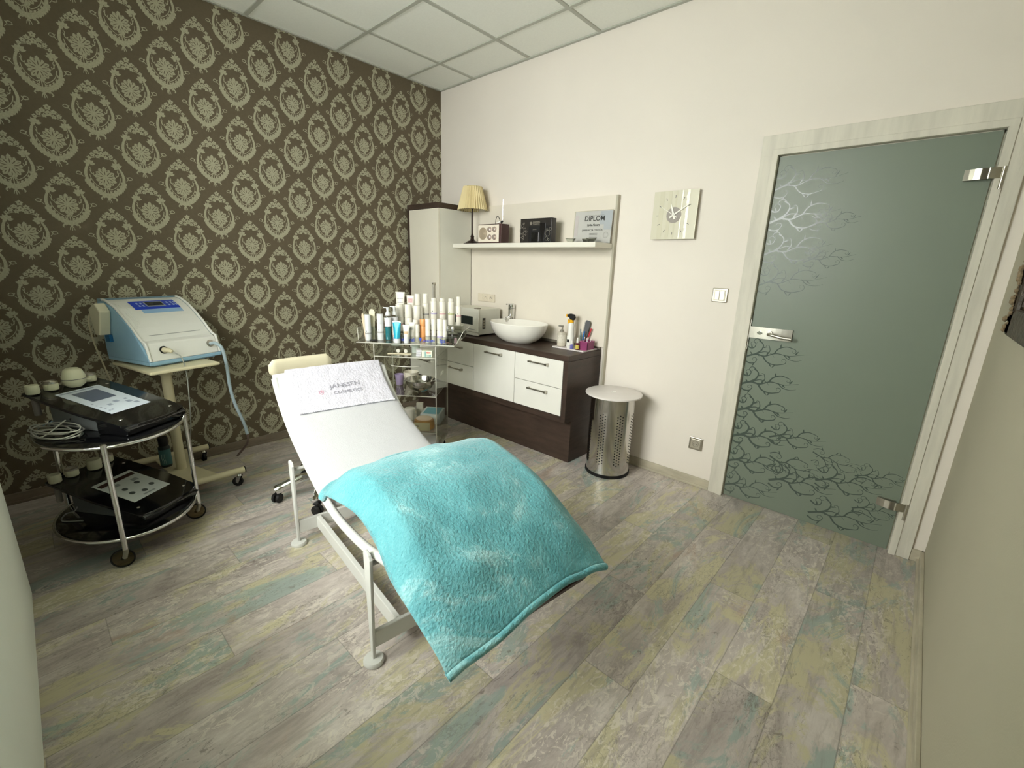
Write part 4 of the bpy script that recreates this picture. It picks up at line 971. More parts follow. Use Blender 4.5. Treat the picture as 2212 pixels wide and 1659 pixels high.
for x in (.004, .388):
    b = B(); P = [(x+.004, y, z+.004) for y, z in PR[:10]]; tube(b, P, .007, 8); obj('shell_edge', b, M_dw, dv, smooth=True)
b = B(); prism(b, [(.0, .342, .352), (.0, .380, .352), (.0, .380, .300), (.0, .368, .300)], (.40, 0, 0)); obj('rear_lip', b, mat('grey_blue_plastic', (120, 150, 168), .4), dv, bevel=.002)
def on_slope(x, s, off=.001):
    """point on the sloped lid: x across, s 0..1 from front lip to rear edge"""
    A = [Vector((0, y, z)) for y, z in PR[3:9]]; L_ = [0]
    for a, c in zip(A, A[1:]): L_.append(L_[-1]+(c-a).length)
    d = s*L_[-1]
    for i in range(len(A)-1):
        if L_[i] <= d <= L_[i+1]+1e-9:
            q = (d-L_[i])/(L_[i+1]-L_[i]); p = A[i].lerp(A[i+1], q); n = (A[i+1]-A[i]).cross(Vector((1, 0, 0))).normalized(); n = n if n.z > 0 else -n
            return Vector((x, p.y, p.z)) + n*off
    return Vector((x, A[-1].y, A[-1].z+off))
def slope_quad(bm, x0, x1, s0, s1, off, mi=0, n=4):
    for i in range(n):
        a, c = s0+(s1-s0)*i/n, s0+(s1-s0)*(i+1)/n
        bm.faces.new([bm.verts.new(on_slope(x, s, off)) for x, s in ((x0, a), (x1, a), (x1, c), (x0, c))]).material_index = mi
b = B(); slope_quad(b, .095, .335, .60, .86, .0015); slope_quad(b, .12, .335, .50, .60, .0013, 1); cp = obj('control_panel', b, [mat('royal_blue_panel', (34, 66, 190), .3), mat('sky_blue_panel', (150, 186, 222), .35)], dv)
b = B(); slope_quad(b, .165, .265, .66, .83, .0022); obj('display_bezel', b, mat('bezel_grey', (150, 158, 170), .4), cp)
b = B(); slope_quad(b, .172, .258, .69, .81, .003); obj('display', b, mat('dark_lcd', (30, 36, 46), .12), cp)
b = B()
for x in (.125, .145, .282, .305, .322):
    for s in (.67, .75): slope_quad(b, x, x+.010, s, s+.05, .0024, 0, 1)
obj('keypad', b, mat('pale_blue_keys', (176, 200, 236), .4), cp)
b = B(); slope_quad(b, .060, .340, -.0, .012, .0008); obj('lid_seam', b, mat('seam_grey', (150, 154, 152), .5), dbod)
for i in range(4):
    b = B(); tube(b, [on_slope(.030+.010*i, .18+.035*i, .001), on_slope(.034+.010*i, .45, .002), on_slope(.030+.010*i, .82-.05*i, .001)], .0026, 6); obj('cooling_rib', b, M_dw, dbod, smooth=True)
M_plug = mat('ivory_plug', (214, 206, 176), .4)
for x, nm in ((.085, 'probe_socket'), (.345, 'hose_socket')):
    b = B(); lathe(b, [(.021, 0), (.021, .004), (.017, .005)], T=Matrix.Translation((x, .010, .088)) @ Matrix.Rotation(1.36, 4, 'X'), seg=24); sk = obj(nm, b, M_black if x < .2 else M_steel, dv, smooth=True)
b = B(); tube(b, [(.085, .008, .088), (.087, -.035, .090), (.092, -.055, .082)], .013, 14, rs=[.015, .012, .008]); obj('cable_plug', b, M_plug, dv, smooth=True)
b = B(); tube(b, spline([(.092, -.050, .084), (.115, -.085, .050), (.125, -.090, -.05), (.120, -.085, -.20), (.110, -.080, -.34), (.10, -.06, -.47)], 8), .0032, 8); obj('thin_cable', b, mat('grey_cable', (150, 152, 144), .5), dv, smooth=True)
b = B(); tube(b, spline([(.345, .006, .088), (.348, -.035, .092), (.366, -.060, .060), (.378, -.064, -.05), (.386, -.056, -.18), (.402, -.058, -.30), (.436, -.07, -.44), (.448, -.075, -.52)], 8), .0095, 14, rs=None); obj('air_hose', b, mat('translucent_blue_hose', (164, 182, 190), .3), dv, smooth=True)
b = B(); tube(b, spline([(.448, -.075, -.52), (.446, -.07, -.58), (.425, -.03, -.64), (.405, -.01, -.672)], 6), .007, 10); obj('hose_tail', b, mat('brown_grey_tube', (104, 88, 80), .5), dv, smooth=True)
b = B(); prism(b, [(-.055, .30, .16), (-.055, .345, .16), (-.055, .365, .30), (-.055, .30, .335), (-.055, .26, .29)], (.052, 0, 0)); obj('side_cradle', b, mat('cream_cradle', (212, 208, 184), .5), dv, bevel=.006)
b = B(); box(b, -.018, -.002, .29, .33, .12, .16); obj('cradle_bracket', b, mat('strong_blue_plastic', (34, 100, 150), .4), dv)
b = B(); tube(b, spline([(-.03, .34, .31), (-.062, .36, .25), (-.06, .36, .12), (-.045, .34, -.02), (-.03, .33, -.12)], 7), .004, 8); obj('mains_cable', b, mat('ivory_cable', (184, 176, 148), .5), dv, smooth=True)
bt = thing('lotion_bottle', 'lotion bottle with black cap and teal label on trolley base', 'bottle', (.235, -2.375, .0945))
b = B(); lathe(b, [(.028, 0), (.030, .004), (.030, .125), (.024, .135)], seg=28); obj('bottle', b, mat('dark_bottle', (30, 40, 42), .3), bt, smooth=True)
b = B(); lathe(b, [(.0306, .015), (.0306, .115)], seg=28, capb=False, capt=False); lb = obj('label', b, mat('teal_label', (74, 120, 122), .5), bt, smooth=True)
b = B(); lathe(b, [(.024, .1355), (.024, .185), (.021, .190)], seg=28); obj('cap', b, M_black, bt, smooth=True)
b = B()
for k in range(3):
    P = [(-.25+.25*k+.06*math.sin(i*.8), .025+.007*i) for i in range(10)]; 
    tube(b, [(.0309*math.cos(-.5+a_), .0309*math.sin(-.5+a_), z) for a_, z in P], .0009, 5)
obj('label_wave', b, mat('pale_label_print', (190, 214, 208), .5), lb)

# ------------------------------------------------------------------ round glass cart with two black instruments
CX, CY, CAX, CAY = .80, -2.625, .325, .265
ct = thing('glass_cart', 'oval black glass two-tier cart with chrome rims and disc wheels', 'cart', (CX, CY, 0))
Z1, Z2 = .142, .575
for z in (Z1, Z2):
    b = B(); lathe(b, [(.985, 0), (1, .002), (1, .008), (.985, .010)], (0, 0, z), 96, sx=CAX-.008, sy=CAY-.008); s_ = obj('glass_shelf', b, M_bgloss, ct, smooth=True)
    b = B(); tube(b, [((CAX)*math.cos(a*PI/48), (CAY)*math.sin(a*PI/48), z+.004) for a in range(96)], .0075, 10, closed=True); obj('chrome_rim', b, M_chrome, s_, smooth=True)
M_disc = clear('smoked_wheel_disc', (214, 206, 186), .3, 1.3, .95)
for a in (-14, 74, 228):
    ar = math.radians(a); x, y = (CAX+.008)*math.cos(ar), (CAY+.008)*math.sin(ar)
    b = B(); tube(b, [(x, y, .10), (x, y, Z2+.012)], .0105, 14); lathe(b, [(.0125, 0), (.0125, .006), (.006, .010)], (x, y, Z2+.0125), 14); l_ = obj('leg', b, M_chrome, ct, smooth=True)
    wx, wy = x-.03, y-.012
    b = B(); tube(b, [(x, y, .105), (x, y, .085), (wx+.012, wy+.006, .052)], .0095, 12); obj('castor_stem', b, mat('worn_grey_metal', (150, 146, 134), .4, .4), l_, smooth=True)
    W = Matrix.Translation((wx, wy, .045)) @ Matrix.Rotation(math.radians(72), 4, 'Z') @ Matrix.Rotation(PI/2, 4, 'X')
    b = B(); tube(b, [W @ Vector((.0415*math.cos(q*PI/16), .0415*math.sin(q*PI/16), 0)) for q in range(32)], .0035, 8, closed=True); wl = obj('wheel', b, M_black, ct, smooth=True)
    b = B(); lathe(b, [(.039, -.003), (.039, .003)], T=W, seg=32); lathe(b, [(.008, -.006), (.008, .006)], T=W, seg=14); obj('wheel_disc', b, M_disc, wl, smooth=True)

def instrument(z, label, kind):
    R0 = math.radians(34)
    t = thing('ultrasound_instrument', label, 'treatment device', (CX-.035, CY+.005, z), R0, 'black glass instruments on the oval cart')
    L0, L1, W0 = -.245, .235, .158
    zl, zh = .052, .165     # low end, high end
    def pl(x, y, o=0): return Vector((x, y, zl+(zh-zl)*(L1-x)/(L1-L0)+o))
    outline = []
    for i in range(13):
        q = i/12; outline.append((L0+(L1-L0)*q, -W0+.035*math.sin(PI*q)*0 - .012*math.sin(PI*q)))
    for i in range(1, 7): a = -PI/2+PI*i/7; outline.append((L1+.028*math.cos(a), W0*math.sin(a)))
    for i in range(13): q = 1-i/12; outline.append((L0+(L1-L0)*q, W0+.012*math.sin(PI*q)))
    b = B(); prism(b, [pl(x, y, -.012) for x, y in outline], (0, 0, .012)); top = obj('glass_top', b, M_bgloss, t, bevel=.002)
    b = B(); prism(b, [(-.17, -.118, .0), (.225, -.118, .0), (.225, -.118, zl-.020), (-.17, -.118, .128)], (0, .236, 0)); obj('housing', b, mat('grey_housing', (96, 100, 100), .5), t, bevel=.003)
    b = B(); prism(b, [(.10, -.150, .001), (.252, -.150, .001), (.262, -.150, .030), (.245, -.150, .044), (.10, -.150, .075)], (0, .30, 0)); obj('nose', b, M_bgloss, t, bevel=.008)
    # label sheet
    b = B(); x0, x1 = (-.16, .125) if kind == 'upper' else (-.08, .15)
    yw = .095
    b.faces.new([b.verts.new(pl(x, y, .0012)) for x, y in ((x0, -yw), (x1, -yw), (x1, yw), (x0, yw))])
    lb = obj('overlay_label', b, mat('pale_blue_overlay' if kind == 'upper' else 'white_overlay', (206, 216, 226) if kind == 'upper' else (196, 204, 198), .45), top)
    b = B()
    def q4(xa, xb, ya, yb, mi=0, o=.002): b.faces.new([b.verts.new(pl(x, y, o)) for x, y in ((xa, ya), (xb, ya), (xb, yb), (xa, yb))]).material_index = mi
    if kind == 'upper':
        q4(-.125, -.015, -.055, .055, 0); q4(-.150, -.140, -.085, .06, 1)
        for (x, y, s) in ((.03, .01, .010), (.045, -.03, .009), (.06, .045, .010), (.03, .055, .007), (.085, .06, .009), (.09, -.06, .006)): q4(x-s, x+s, y-s*1.1, y+s*1.1, 1)
        for i in range(5): q4(.0+.022*i, .008+.022*i, -.078, -.070, 1)
        ms = [mat('slate_display_print', (92, 102, 122), .3), mat('pale_grey_print', (150, 160, 178), .5)]
    else:
        q4(-.060, -.035, -.085, .085, 0)
        for (x, y) in ((.03, .03), (.085, .055), (.105, .0), (.04, -.04), (.085, -.045)):
            b.faces.new([b.verts.new(pl(x+.012*math.cos(k*PI/6), y+.012*math.sin(k*PI/6), .002)) for k in range(12)]).material_index = 1
        q4(-.02, .0, -.05, -.02, 2); q4(-.01, .012, .03, .06, 2); q4(.125, .135, -.03, .03, 2)
        ms = [mat('maroon_print', (58, 30, 26), .4), mat('dark_button_print', (66, 74, 70), .4), mat('light_grey_print', (140, 148, 144), .5)]
    obj('label_print', b, ms, lb)
    M_cr = mat('ivory_probe', (206, 206, 178), .4)
    # probes in their cradles along the high end
    for i, (y, r, h, silver) in enumerate(((-.135, .024, .040, False), (-.062, .026, .030, True), (.105, .026, .030, True))):
        p = pl(-.215, y, .001); b = B(); lathe(b, [(r*.9, 0), (r, .004), (r, h-.004), (r*.9, h)], p, 24); c_ = obj('probe_head', b, M_cr, t, smooth=True)
        if silver: b = B(); lathe(b, [(r*.98, h+.0003), (r*.98, h+.008), (r*.8, h+.012), (r*.78, h+.006)], p, 24); obj('metal_face', b, M_steel, c_, smooth=True)
        b = B(); tube(b, [p+Vector((0, 0, -.014)), p+Vector((0, 0, -.10))], .012 if i else .0125, 14); obj('probe_grip', b, mat('clear_grey_grip', (136, 132, 126), .35), t, smooth=True)
    if kind == 'upper':
        p = pl(-.195, .022, .001); b = B(); lathe(b, [(.024, 0), (.040, .014), (.044, .036), (.0435, .052), (.034, .080), (.022, .090), (.001, .091)], p, 32)
        tube(b, [p+Vector((.0, .03, .024)), p+Vector((.01, .062, .022))], .010, 12); rp_ = obj('round_applicator', b, M_cr, t, smooth=True)
        b = B(); tube(b, [p+Vector((.0445*math.cos(q*PI/16), .0445*math.sin(q*PI/16), .040)) for q in range(32)], .0012, 6, closed=True); obj('applicator_seam', b, M_ink, rp_)
    else:
        p = pl(-.200, .03, .001); b = B(); lathe(b, [(.027, 0), (.029, .004), (.029, .045), (.026, .05)], p, 24); obj('probe_head', b, M_cr, t, smooth=True)
    for x, y in ((.205, .115), (.19, -.115), (-.15, .13)):
        b = B(); lathe(b, [(.007, 0), (.006, .002)], pl(x, y, .0005), 14); obj('cap_screw', b, M_steel, t, smooth=True)
    return t
instrument(Z2+.0105, 'black glass instrument with pale blue label on upper cart shelf', 'upper')
instrument(Z1+.0105, 'black glass instrument with white and maroon label on lower cart shelf', 'lower')
cbl = thing('coiled_cable', 'grey cable lying coiled on upper cart shelf', 'cable', (CX+.03, CY-.185, Z2+.0105))
b = B(); P = []
for i in range(116):
    a = i*2*PI/24; lp = i//24; k = (1, .86, 1.08, .78, .95)[lp] ; P.append((.118*k*math.cos(a)+(.0, .022, -.018, -.035, .01)[lp], .056*k*math.sin(a)+(.0, -.010, .012, .004, -.006)[lp], .005+.007*lp*abs(math.sin(a*.5+lp))+.002*lp))
P += [(.045, .02, .045), (.01, .035, .058), (-.02, .075, .045)]
Rz = Matrix.Rotation(math.radians(32), 4, 'Z'); b2 = [Rz @ Vector(p) for p in P]
tube(b, spline(b2[::3], 5), .0030, 8); obj('cable', b, mat('mid_grey_cable', (170, 170, 160), .5), cbl, smooth=True)
b = B(); p = Rz @ Vector((-.02, .075, .045)); q = p+Vector((-.035, .030, .006)); tube(b, [p, q], .008, 12, rs=[.006, .009]); obj('plug', b, M_black, cbl, smooth=True)
cb2 = thing('patch_lead', 'thin grey lead curled at left of lower cart shelf', 'cable', (CX-.05, CY-.19, Z1+.0105))
b = B(); tube(b, spline([(.08, .02, .004), (.02, -.045, .004), (-.03, -.03, .012), (-.02, .0, .02), (-.06, .02, .03)], 8), .003, 8); obj('cable', b, mat('silver_grey_lead', (130, 132, 126), .4), cb2, smooth=True)

# ------------------------------------------------------------------ clear acrylic cart and everything on it
AR = math.atan2(.63, .777); AW, AD = .42, .38
ac = thing('acrylic_cart', 'clear acrylic display cart full of white bottles between lounger and sideboard', 'cart', (.884, -1.295, 0), AR)
def pane(name, a, parent=ac):
    b = B(); box(b, *a)
    dims = (a[1]-a[0], a[3]-a[2], a[5]-a[4]); ax = dims.index(min(dims))
    for f in b.faces:
        f.normal_update(); f.material_index = 0 if abs(f.normal[ax]) > .5 else 1
    return obj(name, b, [M_acryl, M_acedge], parent)
TZ0 = .853
pane('side_panel', (0, .006, .0, AD, .085, TZ0-.0065)); pane('side_panel', (AW-.006, AW, 0, AD, .085, TZ0-.0065))
for z in (.228, .490, .755): pane('shelf', (.0065, AW-.0065, 0, AD, z, z+.006))
pane('back_panel', (.0065, AW-.0065, AD-.005, AD, .496, .7545))
pane('bottom_shelf', (.0065, AW-.0065, 0, AD, .085, .091))
ty_ = pane('top_tray', (-.105, .545, -.02, AD, TZ0-.006, TZ0))
for s, x in ((-1, -.105), (1, .545)):
    b = B(); P = [(x, .03, TZ0), (x, AD, TZ0), (x+s*.035, AD, TZ0+.075), (x+s*.035, .10, TZ0+.075)]; prism(b, P, (s*.005, 0, 0))
    for f in b.faces:
        f.normal_update(); f.material_index = 0 if abs(f.normal.x) > .5 else 1
    obj('flared_wing', b, [M_acryl, M_acedge], ty_)
b = B(); box(b, .02, .520, .200, .282, TZ0+.040, TZ0+.045); box(b, .02, .520, .200, .204, TZ0+.0005, TZ0+.040); box(b, .02, .540, .282, .375, TZ0+.085, TZ0+.090); box(b, .02, .540, .282, .286, TZ0+.0005, TZ0+.085); box(b, .02, .540, .371, .375, TZ0+.0005, TZ0+.085); rs_ = obj('bottle_riser', b, M_acryl, ac)
b = B(); box(b, .12, .500, .0385, .0410, TZ0+.0005, TZ0+.040); ls = obj('lettered_strip', b, M_acryl, ac)
b = B(); TS = lambda x: frameM((x, .0380, TZ0+.008), (1, 0, 0), (0, 0, 1))
text_bm(b, 'Professional', .034, TS(.125), .0002, 'LEFT', sx=.86, bold=.0004); text_bm(b, 'JANSSEN', .022, TS(.322), .0002, 'LEFT', sx=.95, bold=.0003); text_bm(b, 'Spa', .034, TS(.434), .0002, 'LEFT', sx=.86, bold=.0004)
flat(b, [(.300, .036), (.308, .038), (.316, .036), (.316, .022), (.308, .012), (.300, .022)], lambda x, z: (x, .0378, TZ0+z-.002))
obj('blue_lettering', b, M_inkb, ls)
b = B(); tube(b, [(AW*.5+.10*math.cos(a), .02+.045*math.sin(a), .70) for a in [PI+PI*i/16 for i in range(17)]], .003, 8); obj('front_bow', b, M_acedge, ac, smooth=True)
for x in (.03, AW-.03):
    for y in (.03, AD-.03): castor(ac, x, y, .026, zt=.0845, yaw=.4)

RA = Matrix.Rotation(AR, 4, 'Z')
def apos(a, d, z):
    p = RA @ Vector((a, d, 0)); return (.884+p.x, -1.295+p.y, z)
def prot(name, lab, cat, a, d, z, group=None, rot=0): return thing(name, lab, cat, apos(a, d, z), AR+rot, group)
M_lab1 = mat('grey_label_band', (170, 168, 166), .6, var=.2, vscale=160); M_lab2 = mat('rose_label_band', (214, 176, 176), .6, var=.15, vscale=160); M_lab3 = mat('olive_label_band', (186, 190, 142), .6, var=.15, vscale=160); M_lab4 = mat('lilac_label_band', (178, 168, 204), .6, var=.15, vscale=160)
M_bot = mat('ivory_white_bottle', (232, 228, 216), .35); M_bot2 = mat('cool_white_bottle', (228, 230, 230), .35)
def cyl_bottle(a, d, z, h, r, lab, capf=.45, nr=.92, band=None, dot=True, m=None, grp='white cosmetic bottles on the clear cart', lz=.45):
    t = prot('cosmetic_bottle', lab, 'bottle', a, d, z, grp); m = m or M_bot; hb = h*(1-capf)
    b = B(); lathe(b, [(r*.94, 0), (r, .003), (r, hb-.004), (r*.94, hb)], seg=24); bo_ = obj('bottle', b, m, t, smooth=True)
    b = B(); lathe(b, [(r*nr*.97, hb+.0006), (r*nr, hb+.003), (r*nr, h-.004), (r*nr*.93, h)], seg=24); obj('cap', b, m, t, smooth=True)
    if band:
        b = B(); lathe(b, [(r*1.012, hb*lz), (r*1.012, hb*lz+.010)], seg=24, capb=False, capt=False); obj('label', b, band, bo_, smooth=True)
    if dot:
        b = B()
        for k in range(6):
            aa = -1.95+.0*k; zz_ = hb*lz+.016+.0
        flat(b, [(-.003, .003), (.003, .003), (.003, -.001), (0, -.004), (-.003, -.001)], lambda x, q: (r*1.01*math.cos(-1.8+x/r), r*1.01*math.sin(-1.8+x/r), hb*lz+.020+q)); obj('logo', b, M_ink, bo_)
    return t
def squeeze(a, d, z, h, w_, lab, m, mc, inv=False, tilt=0, grp='cream tubes on the clear cart', stripe=None, capf=.14, rot=0):
    """flattened tube: crimp at one end, round cap at the other; inv=True stands on its cap"""
    t = prot('cream_tube', lab, 'cream tube', a, d, z, grp, rot); r = w_*.36; hb = h*(1-capf); z0 = h*capf
    b = B(); rings = []
    for i in range(9):
        q = i/8; rx, ry = r+(w_/2-r)*q, r*(1-q)+.0012; rings.append([b.verts.new((rx*math.cos(k*PI/12), ry*math.sin(k*PI/12), z0+hb*q)) for k in range(24)])
    for A_, C_ in zip(rings, rings[1:]):
        for k in range(24): b.faces.new((A_[k], A_[(k+1) % 24], C_[(k+1) % 24], C_[k]))
    b.faces.new(rings[0][::-1]); b.faces.new(rings[-1]); tb = obj('tube_body', b, m, t, smooth=True)
    b = B(); lathe(b, [(r*.96, 0), (r, .002), (r, z0-.001), (r*.9, z0-.0003)], seg=24); obj('cap', b, mc, t, smooth=True)
    b = B(); box(b, -w_/2, w_/2, -.0018, .0018, h-.008, h+.0005); obj('crimp', b, mc, tb)
    if stripe:
        b = B(); n_ = 10
        for (qa, qb) in stripe[1]:
            V = []
            for i in range(n_+1):
                ang = -PI/2-.75+1.5*i/n_
                V.append([b.verts.new(((r+(w_/2-r)*q)*1.012*math.cos(ang), (r*(1-q)+.0012)*1.03*math.sin(ang)-.0003, z0+hb*q)) for q in (qa, qb)])
            for A_, C_ in zip(V, V[1:]): b.faces.new((A_[0], C_[0], C_[1], A_[1]))
        obj('printed_label', b, stripe[0], tb, smooth=True)
    return t
z0 = TZ0+.0004; z1_ = TZ0+.0904; z1m = TZ0+.0454
# back row on the riser
squeeze(.088, .335, z1_, .218, .066, 'largest white squeeze tube standing at back left of cart top', M_bot, M_bot, stripe=(M_lab1, [(.60, .63), (.74, .76)]))
squeeze(.158, .345, z1_, .195, .054, 'white squeeze tube with rose and blue print behind bottles', M_bot, M_bot, stripe=(M_lab2, [(.70, .88)]))
cyl_bottle(.211, .345, z1_, .210, .0225, 'tall white bottle with deep cap, first of back row after the tubes', .42, band=M_lab1)
cyl_bottle(.275, .322, z1_, .214, .0230, 'tall white bottle with dark logo, second in back row', .32, .85, band=M_lab1)
cyl_bottle(.334, .322, z1_, .186, .0225, 'white bottle with short cap and lilac band, back row', .12, .82, band=M_lab4)
cyl_bottle(.396, .322, z1_, .186, .0225, 'white bottle with short cap and rose band, back row', .12, .84, band=M_lab2)
cyl_bottle(.458, .322, z1_, .186, .0225, 'white bottle with short cap and olive band, back row', .12, .86, band=M_lab3)
cyl_bottle(.512, .325, z1_, .200, .0180, 'slim tall white bottle at far right of back row', .32, .88, band=M_lab2)
# middle row
cyl_bottle(.110, .240, z1m, .186, .0265, 'wide white jar bottle with pink print in front of largest tube', .48, 1.0, band=M_lab2, m=M_bot)
cyl_bottle(.172, .240, z1m, .186, .0250, 'wide white bottle in middle row behind beige tube', .50, .98, band=M_lab1)
cyl_bottle(.234, .240, z1m, .182, .0245, 'wide white bottle in middle row behind orange bottle', .50, .98, band=M_lab1)
cyl_bottle(.205, .140, z0, .150, .020, 'short white bottle standing behind the beige tube', .45, .97, band=None, dot=False)
cyl_bottle(.248, .150, z0, .140, .020, 'short white bottle left of the orange bottle', .45, .97, band=None, dot=False)
# front rows
cyl_bottle(-.050, .055, z0, .172, .0195, 'white cylinder at left end of clear cart top', .45, 1.0, band=M_lab1, m=M_bot2)
cyl_bottle(.024, .085, z0, .176, .0215, 'white bottle with large cap and fine green script near pumps', .38, 1.0, band=M_lab1, m=M_bot2)
for (a, d, lab, hz_) in ((.071, .105, 'clear pump bottle of teal lotion, front one', .222), (.098, .160, 'clear pump bottle of teal lotion, rear one', .226)):
    t = prot('pump_bottle', lab, 'bottle', a, d, z0, 'pump bottles of teal lotion')
    b = B(); lathe(b, [(.0215, 0), (.0225, .003), (.0225, .155), (.018, .164)], seg=28); obj('bottle', b, M_glass, t, smooth=True)
    b = B(); lathe(b, [(.0195, .003), (.0195, .088)], seg=28); obj('lotion', b, mat('teal_lotion', (44, 128, 138), .25), t, smooth=True)
    b = B(); lathe(b, [(.0229, .094), (.0229, .150)], seg=28, capb=False, capt=False); obj('label', b, M_paperw, t, smooth=True)
    b = B(); lathe(b, [(.017, .1645), (.016, .180), (.009, .190), (.007, .205)], seg=20); tube(b, [(.012, 0, hz_-.006), (-.028, -.004, hz_-.006)], .0042, 10); tube(b, [(0, 0, .203), (0, 0, hz_-.002)], .009, 12); obj('pump', b, M_bot2, t, smooth=True)
M_cyan = mat('cyan_foil_tube', (52, 176, 208), .22, .25)
squeeze(.160, .012, z0, .140, .056, 'bright cyan squeeze tube standing on its white cap', M_cyan, M_bot2, capf=.20)
cyl_bottle(.128, .060, z0, .126, .012, 'thin pale pink stick bottle left of the cyan tube', .4, 1, band=M_lab2, dot=False)
squeeze(.222, .014, z0, .119, .046, 'white tube with beige leaf print right of the cyan tube', M_bot, M_bot2, capf=.34, stripe=(mat('beige_leaf_print', (204, 176, 140), .5), [(.25, .48)]))
squeeze(.246, .062, z0, .131, .042, 'white tube with tiny dark logo behind the beige leaf tube', M_bot, M_bot, capf=.3, stripe=(M_lab1, [(.5, .54)]))
cyl_bottle(.276, .080, z0, .118, .0145, 'slim white stick bottle left of the orange bottle', .5, 1, dot=False)
cyl_bottle(.306, .120, z0, .148, .0225, 'orange lotion bottle with clear cap in front row', .32, .98, m=mat('orange_lotion', (226, 160, 100), .25), dot=False, grp='coloured bottles on the clear cart')
cyl_bottle(.352, .068, z0, .157, .0168, 'slim white bottle right of the orange one, first of four', .48, 1, band=M_lab1, dot=False)
cyl_bottle(.391, .068, z0, .157, .0155, 'slim white bottle second right of the orange one', .48, 1, band=M_lab1, dot=False)
cyl_bottle(.434, .066, z0, .160, .0205, 'slightly wider white bottle with lilac band above the Spa lettering', .48, 1, band=M_lab4, dot=False)
cyl_bottle(.468, .060, z0, .156, .0135, 'thinnest white bottle with grey printed cap at right of front row', .5, 1, band=M_lab1, dot=False)
for (a, d, lab) in ((.492, .030, 'small clear glass dropper vial, left of two at cart edge'), (.524, .030, 'small clear glass dropper vial, right of two at cart edge')):
    t = prot('glass_vial', lab, 'vial', a, d, z0, 'glass vials at the cart edge')
    b = B(); lathe(b, [(.011, 0), (.012, .003), (.012, .055), (.006, .070), (.006, .085)], seg=20); obj('vial', b, M_glass, t, smooth=True)
    b = B(); lathe(b, [(.008, .0855), (.010, .090), (.010, .112), (.005, .120)], seg=18); obj('stopper', b, M_chrome, t, smooth=True)
vb = prot('vial_rack', 'tiny clear rack with printed leaves at right cart corner', 'rack', .508, -.002, z0)
b = B(); box(b, -.034, .034, -.008, -.006, 0, .042); box(b, -.034, .034, -.008, .008, 0, .002); obj('rack_body', b, M_acryl, vb)
b = B(); [flat(b, leaf(-.026+.009*i, .012+.003*(i % 2), .5+.7*i, .010, .004), lambda x, z: (x, -.0085, z)) for i in range(7)]; obj('leaf_print', b, mat('brown_leaf_print', (120, 84, 66), .6), vb)
bg_ = prot('dark_sachet', 'small dark burgundy sachet leaning in right cart wing', 'sachet', .535, .075, z0); b = B(); prism(b, [(-.010, 0, 0), (.010, 0, 0), (.008, .01, .036), (-.008, .01, .036)], (0, .004, 0)); obj('pouch', b, mat('burgundy_foil', (84, 28, 34), .3), bg_)
for i, (a, d, h, lab) in enumerate(((-.078, .085, .176, 'wooden spatula with peach tip leaning left at cart end'), (-.038, .095, .205, 'wide cream wooden spatula standing behind left cylinder'))):
    t = prot('wax_spatula', lab, 'spatula', a, d, z0, 'wooden spatulas on the clear cart'); b = B(); wd = .009 if i == 0 else .020
    P = [(-wd*.7, 0, 0), (wd*.7, 0, 0), (wd, 0, h-.02), (wd*.6, 0, h-.004), (0, 0, h), (-wd*.6, 0, h-.004), (-wd, 0, h-.02)]; Tt = Matrix.Rotation(-.10 if i == 0 else .02, 4, 'Y')
    prism(b, [Tt @ Vector(p) for p in P], (0, .003, 0)); obj('blade', b, mat('pale_birch', (232, 208, 176) if i == 0 else (228, 222, 192), .6), t, bevel=.001)
ts = prot('tool_tumbler', 'clear tumbler holding the spatulas at left cart end', 'tumbler', -.052, .115, z0); b = B(); lathe(b, [(.036, 0), (.038, .09), (.0365, .09), (.034, .004)], seg=28); obj('glass', b, M_glass, ts, smooth=True)
bx = prot('black_clip', 'small black oval hair clip lying on cart top at left', 'hair clip', -.006, .030, z0, rot=.2); b = B(); lathe(b, [(.6, 0), (1, .004), (.8, .010), (.3, .012)], seg=24, sx=.027, sy=.010); obj('clip', b, M_black, bx, smooth=True)
# second tier
z2 = .7614
j1 = prot('glass_jar', 'flat glass jar with pale lid on second tier, left', 'jar', .080, .24, z2); b = B(); lathe(b, [(.038, 0), (.042, .003), (.042, .030), (.038, .034)], seg=28); obj('jar', b, M_glass, j1, smooth=True); b = B(); lathe(b, [(.040, .0345), (.040, .045), (.036, .048)], seg=28); obj('lid', b, mat('pale_green_lid', (208, 220, 208), .4), j1, smooth=True)
for a, lab in ((.125, 'white round stamp handle lying on second tier, left one'), (.178, 'white round stamp handle lying on second tier, right one')):
    t = prot('stamp_tool', lab, 'applicator', a, .13, z2, 'round headed applicators on the second tier')
    b = B(); tube(b, [(0, 0, .0135), (.0, .012, .0135)], .013, 22); obj('head', b, M_bot, t, smooth=True)
    b = B(); tube(b, [(0, .0125, .0135), (.02, .09, .012)], .005, 10); obj('handle', b, M_steel, t, smooth=True)
j2 = prot('round_tub', 'frosted round tub on second tier beside the folded masks', 'tub', .238, .17, z2); b = B(); lathe(b, [(.026, 0), (.028, .003), (.028, .046), (.030, .048), (.030, .054), (.027, .056)], seg=28); obj('tub', b, mat('frosted_green_tub', (206, 216, 206), .4), j2, smooth=True)
fs_ = prot('wide_spatulas', 'bundle of cream wooden spatulas lying on second tier', 'spatulas', .155, .085, z2, rot=.06); b = B(); box(b, -.085, .075, -.012, .012, 0, .006, T=Matrix.Rotation(.05, 4, 'Z')); obj('bundle', b, mat('birch_bundle', (214, 204, 176), .6, var=.1, vscale=60), fs_, bevel=.002)
nb = prot('mask_packet', 'small striped packet printed NEW on second tier, right', 'packet', .352, .030, z2)
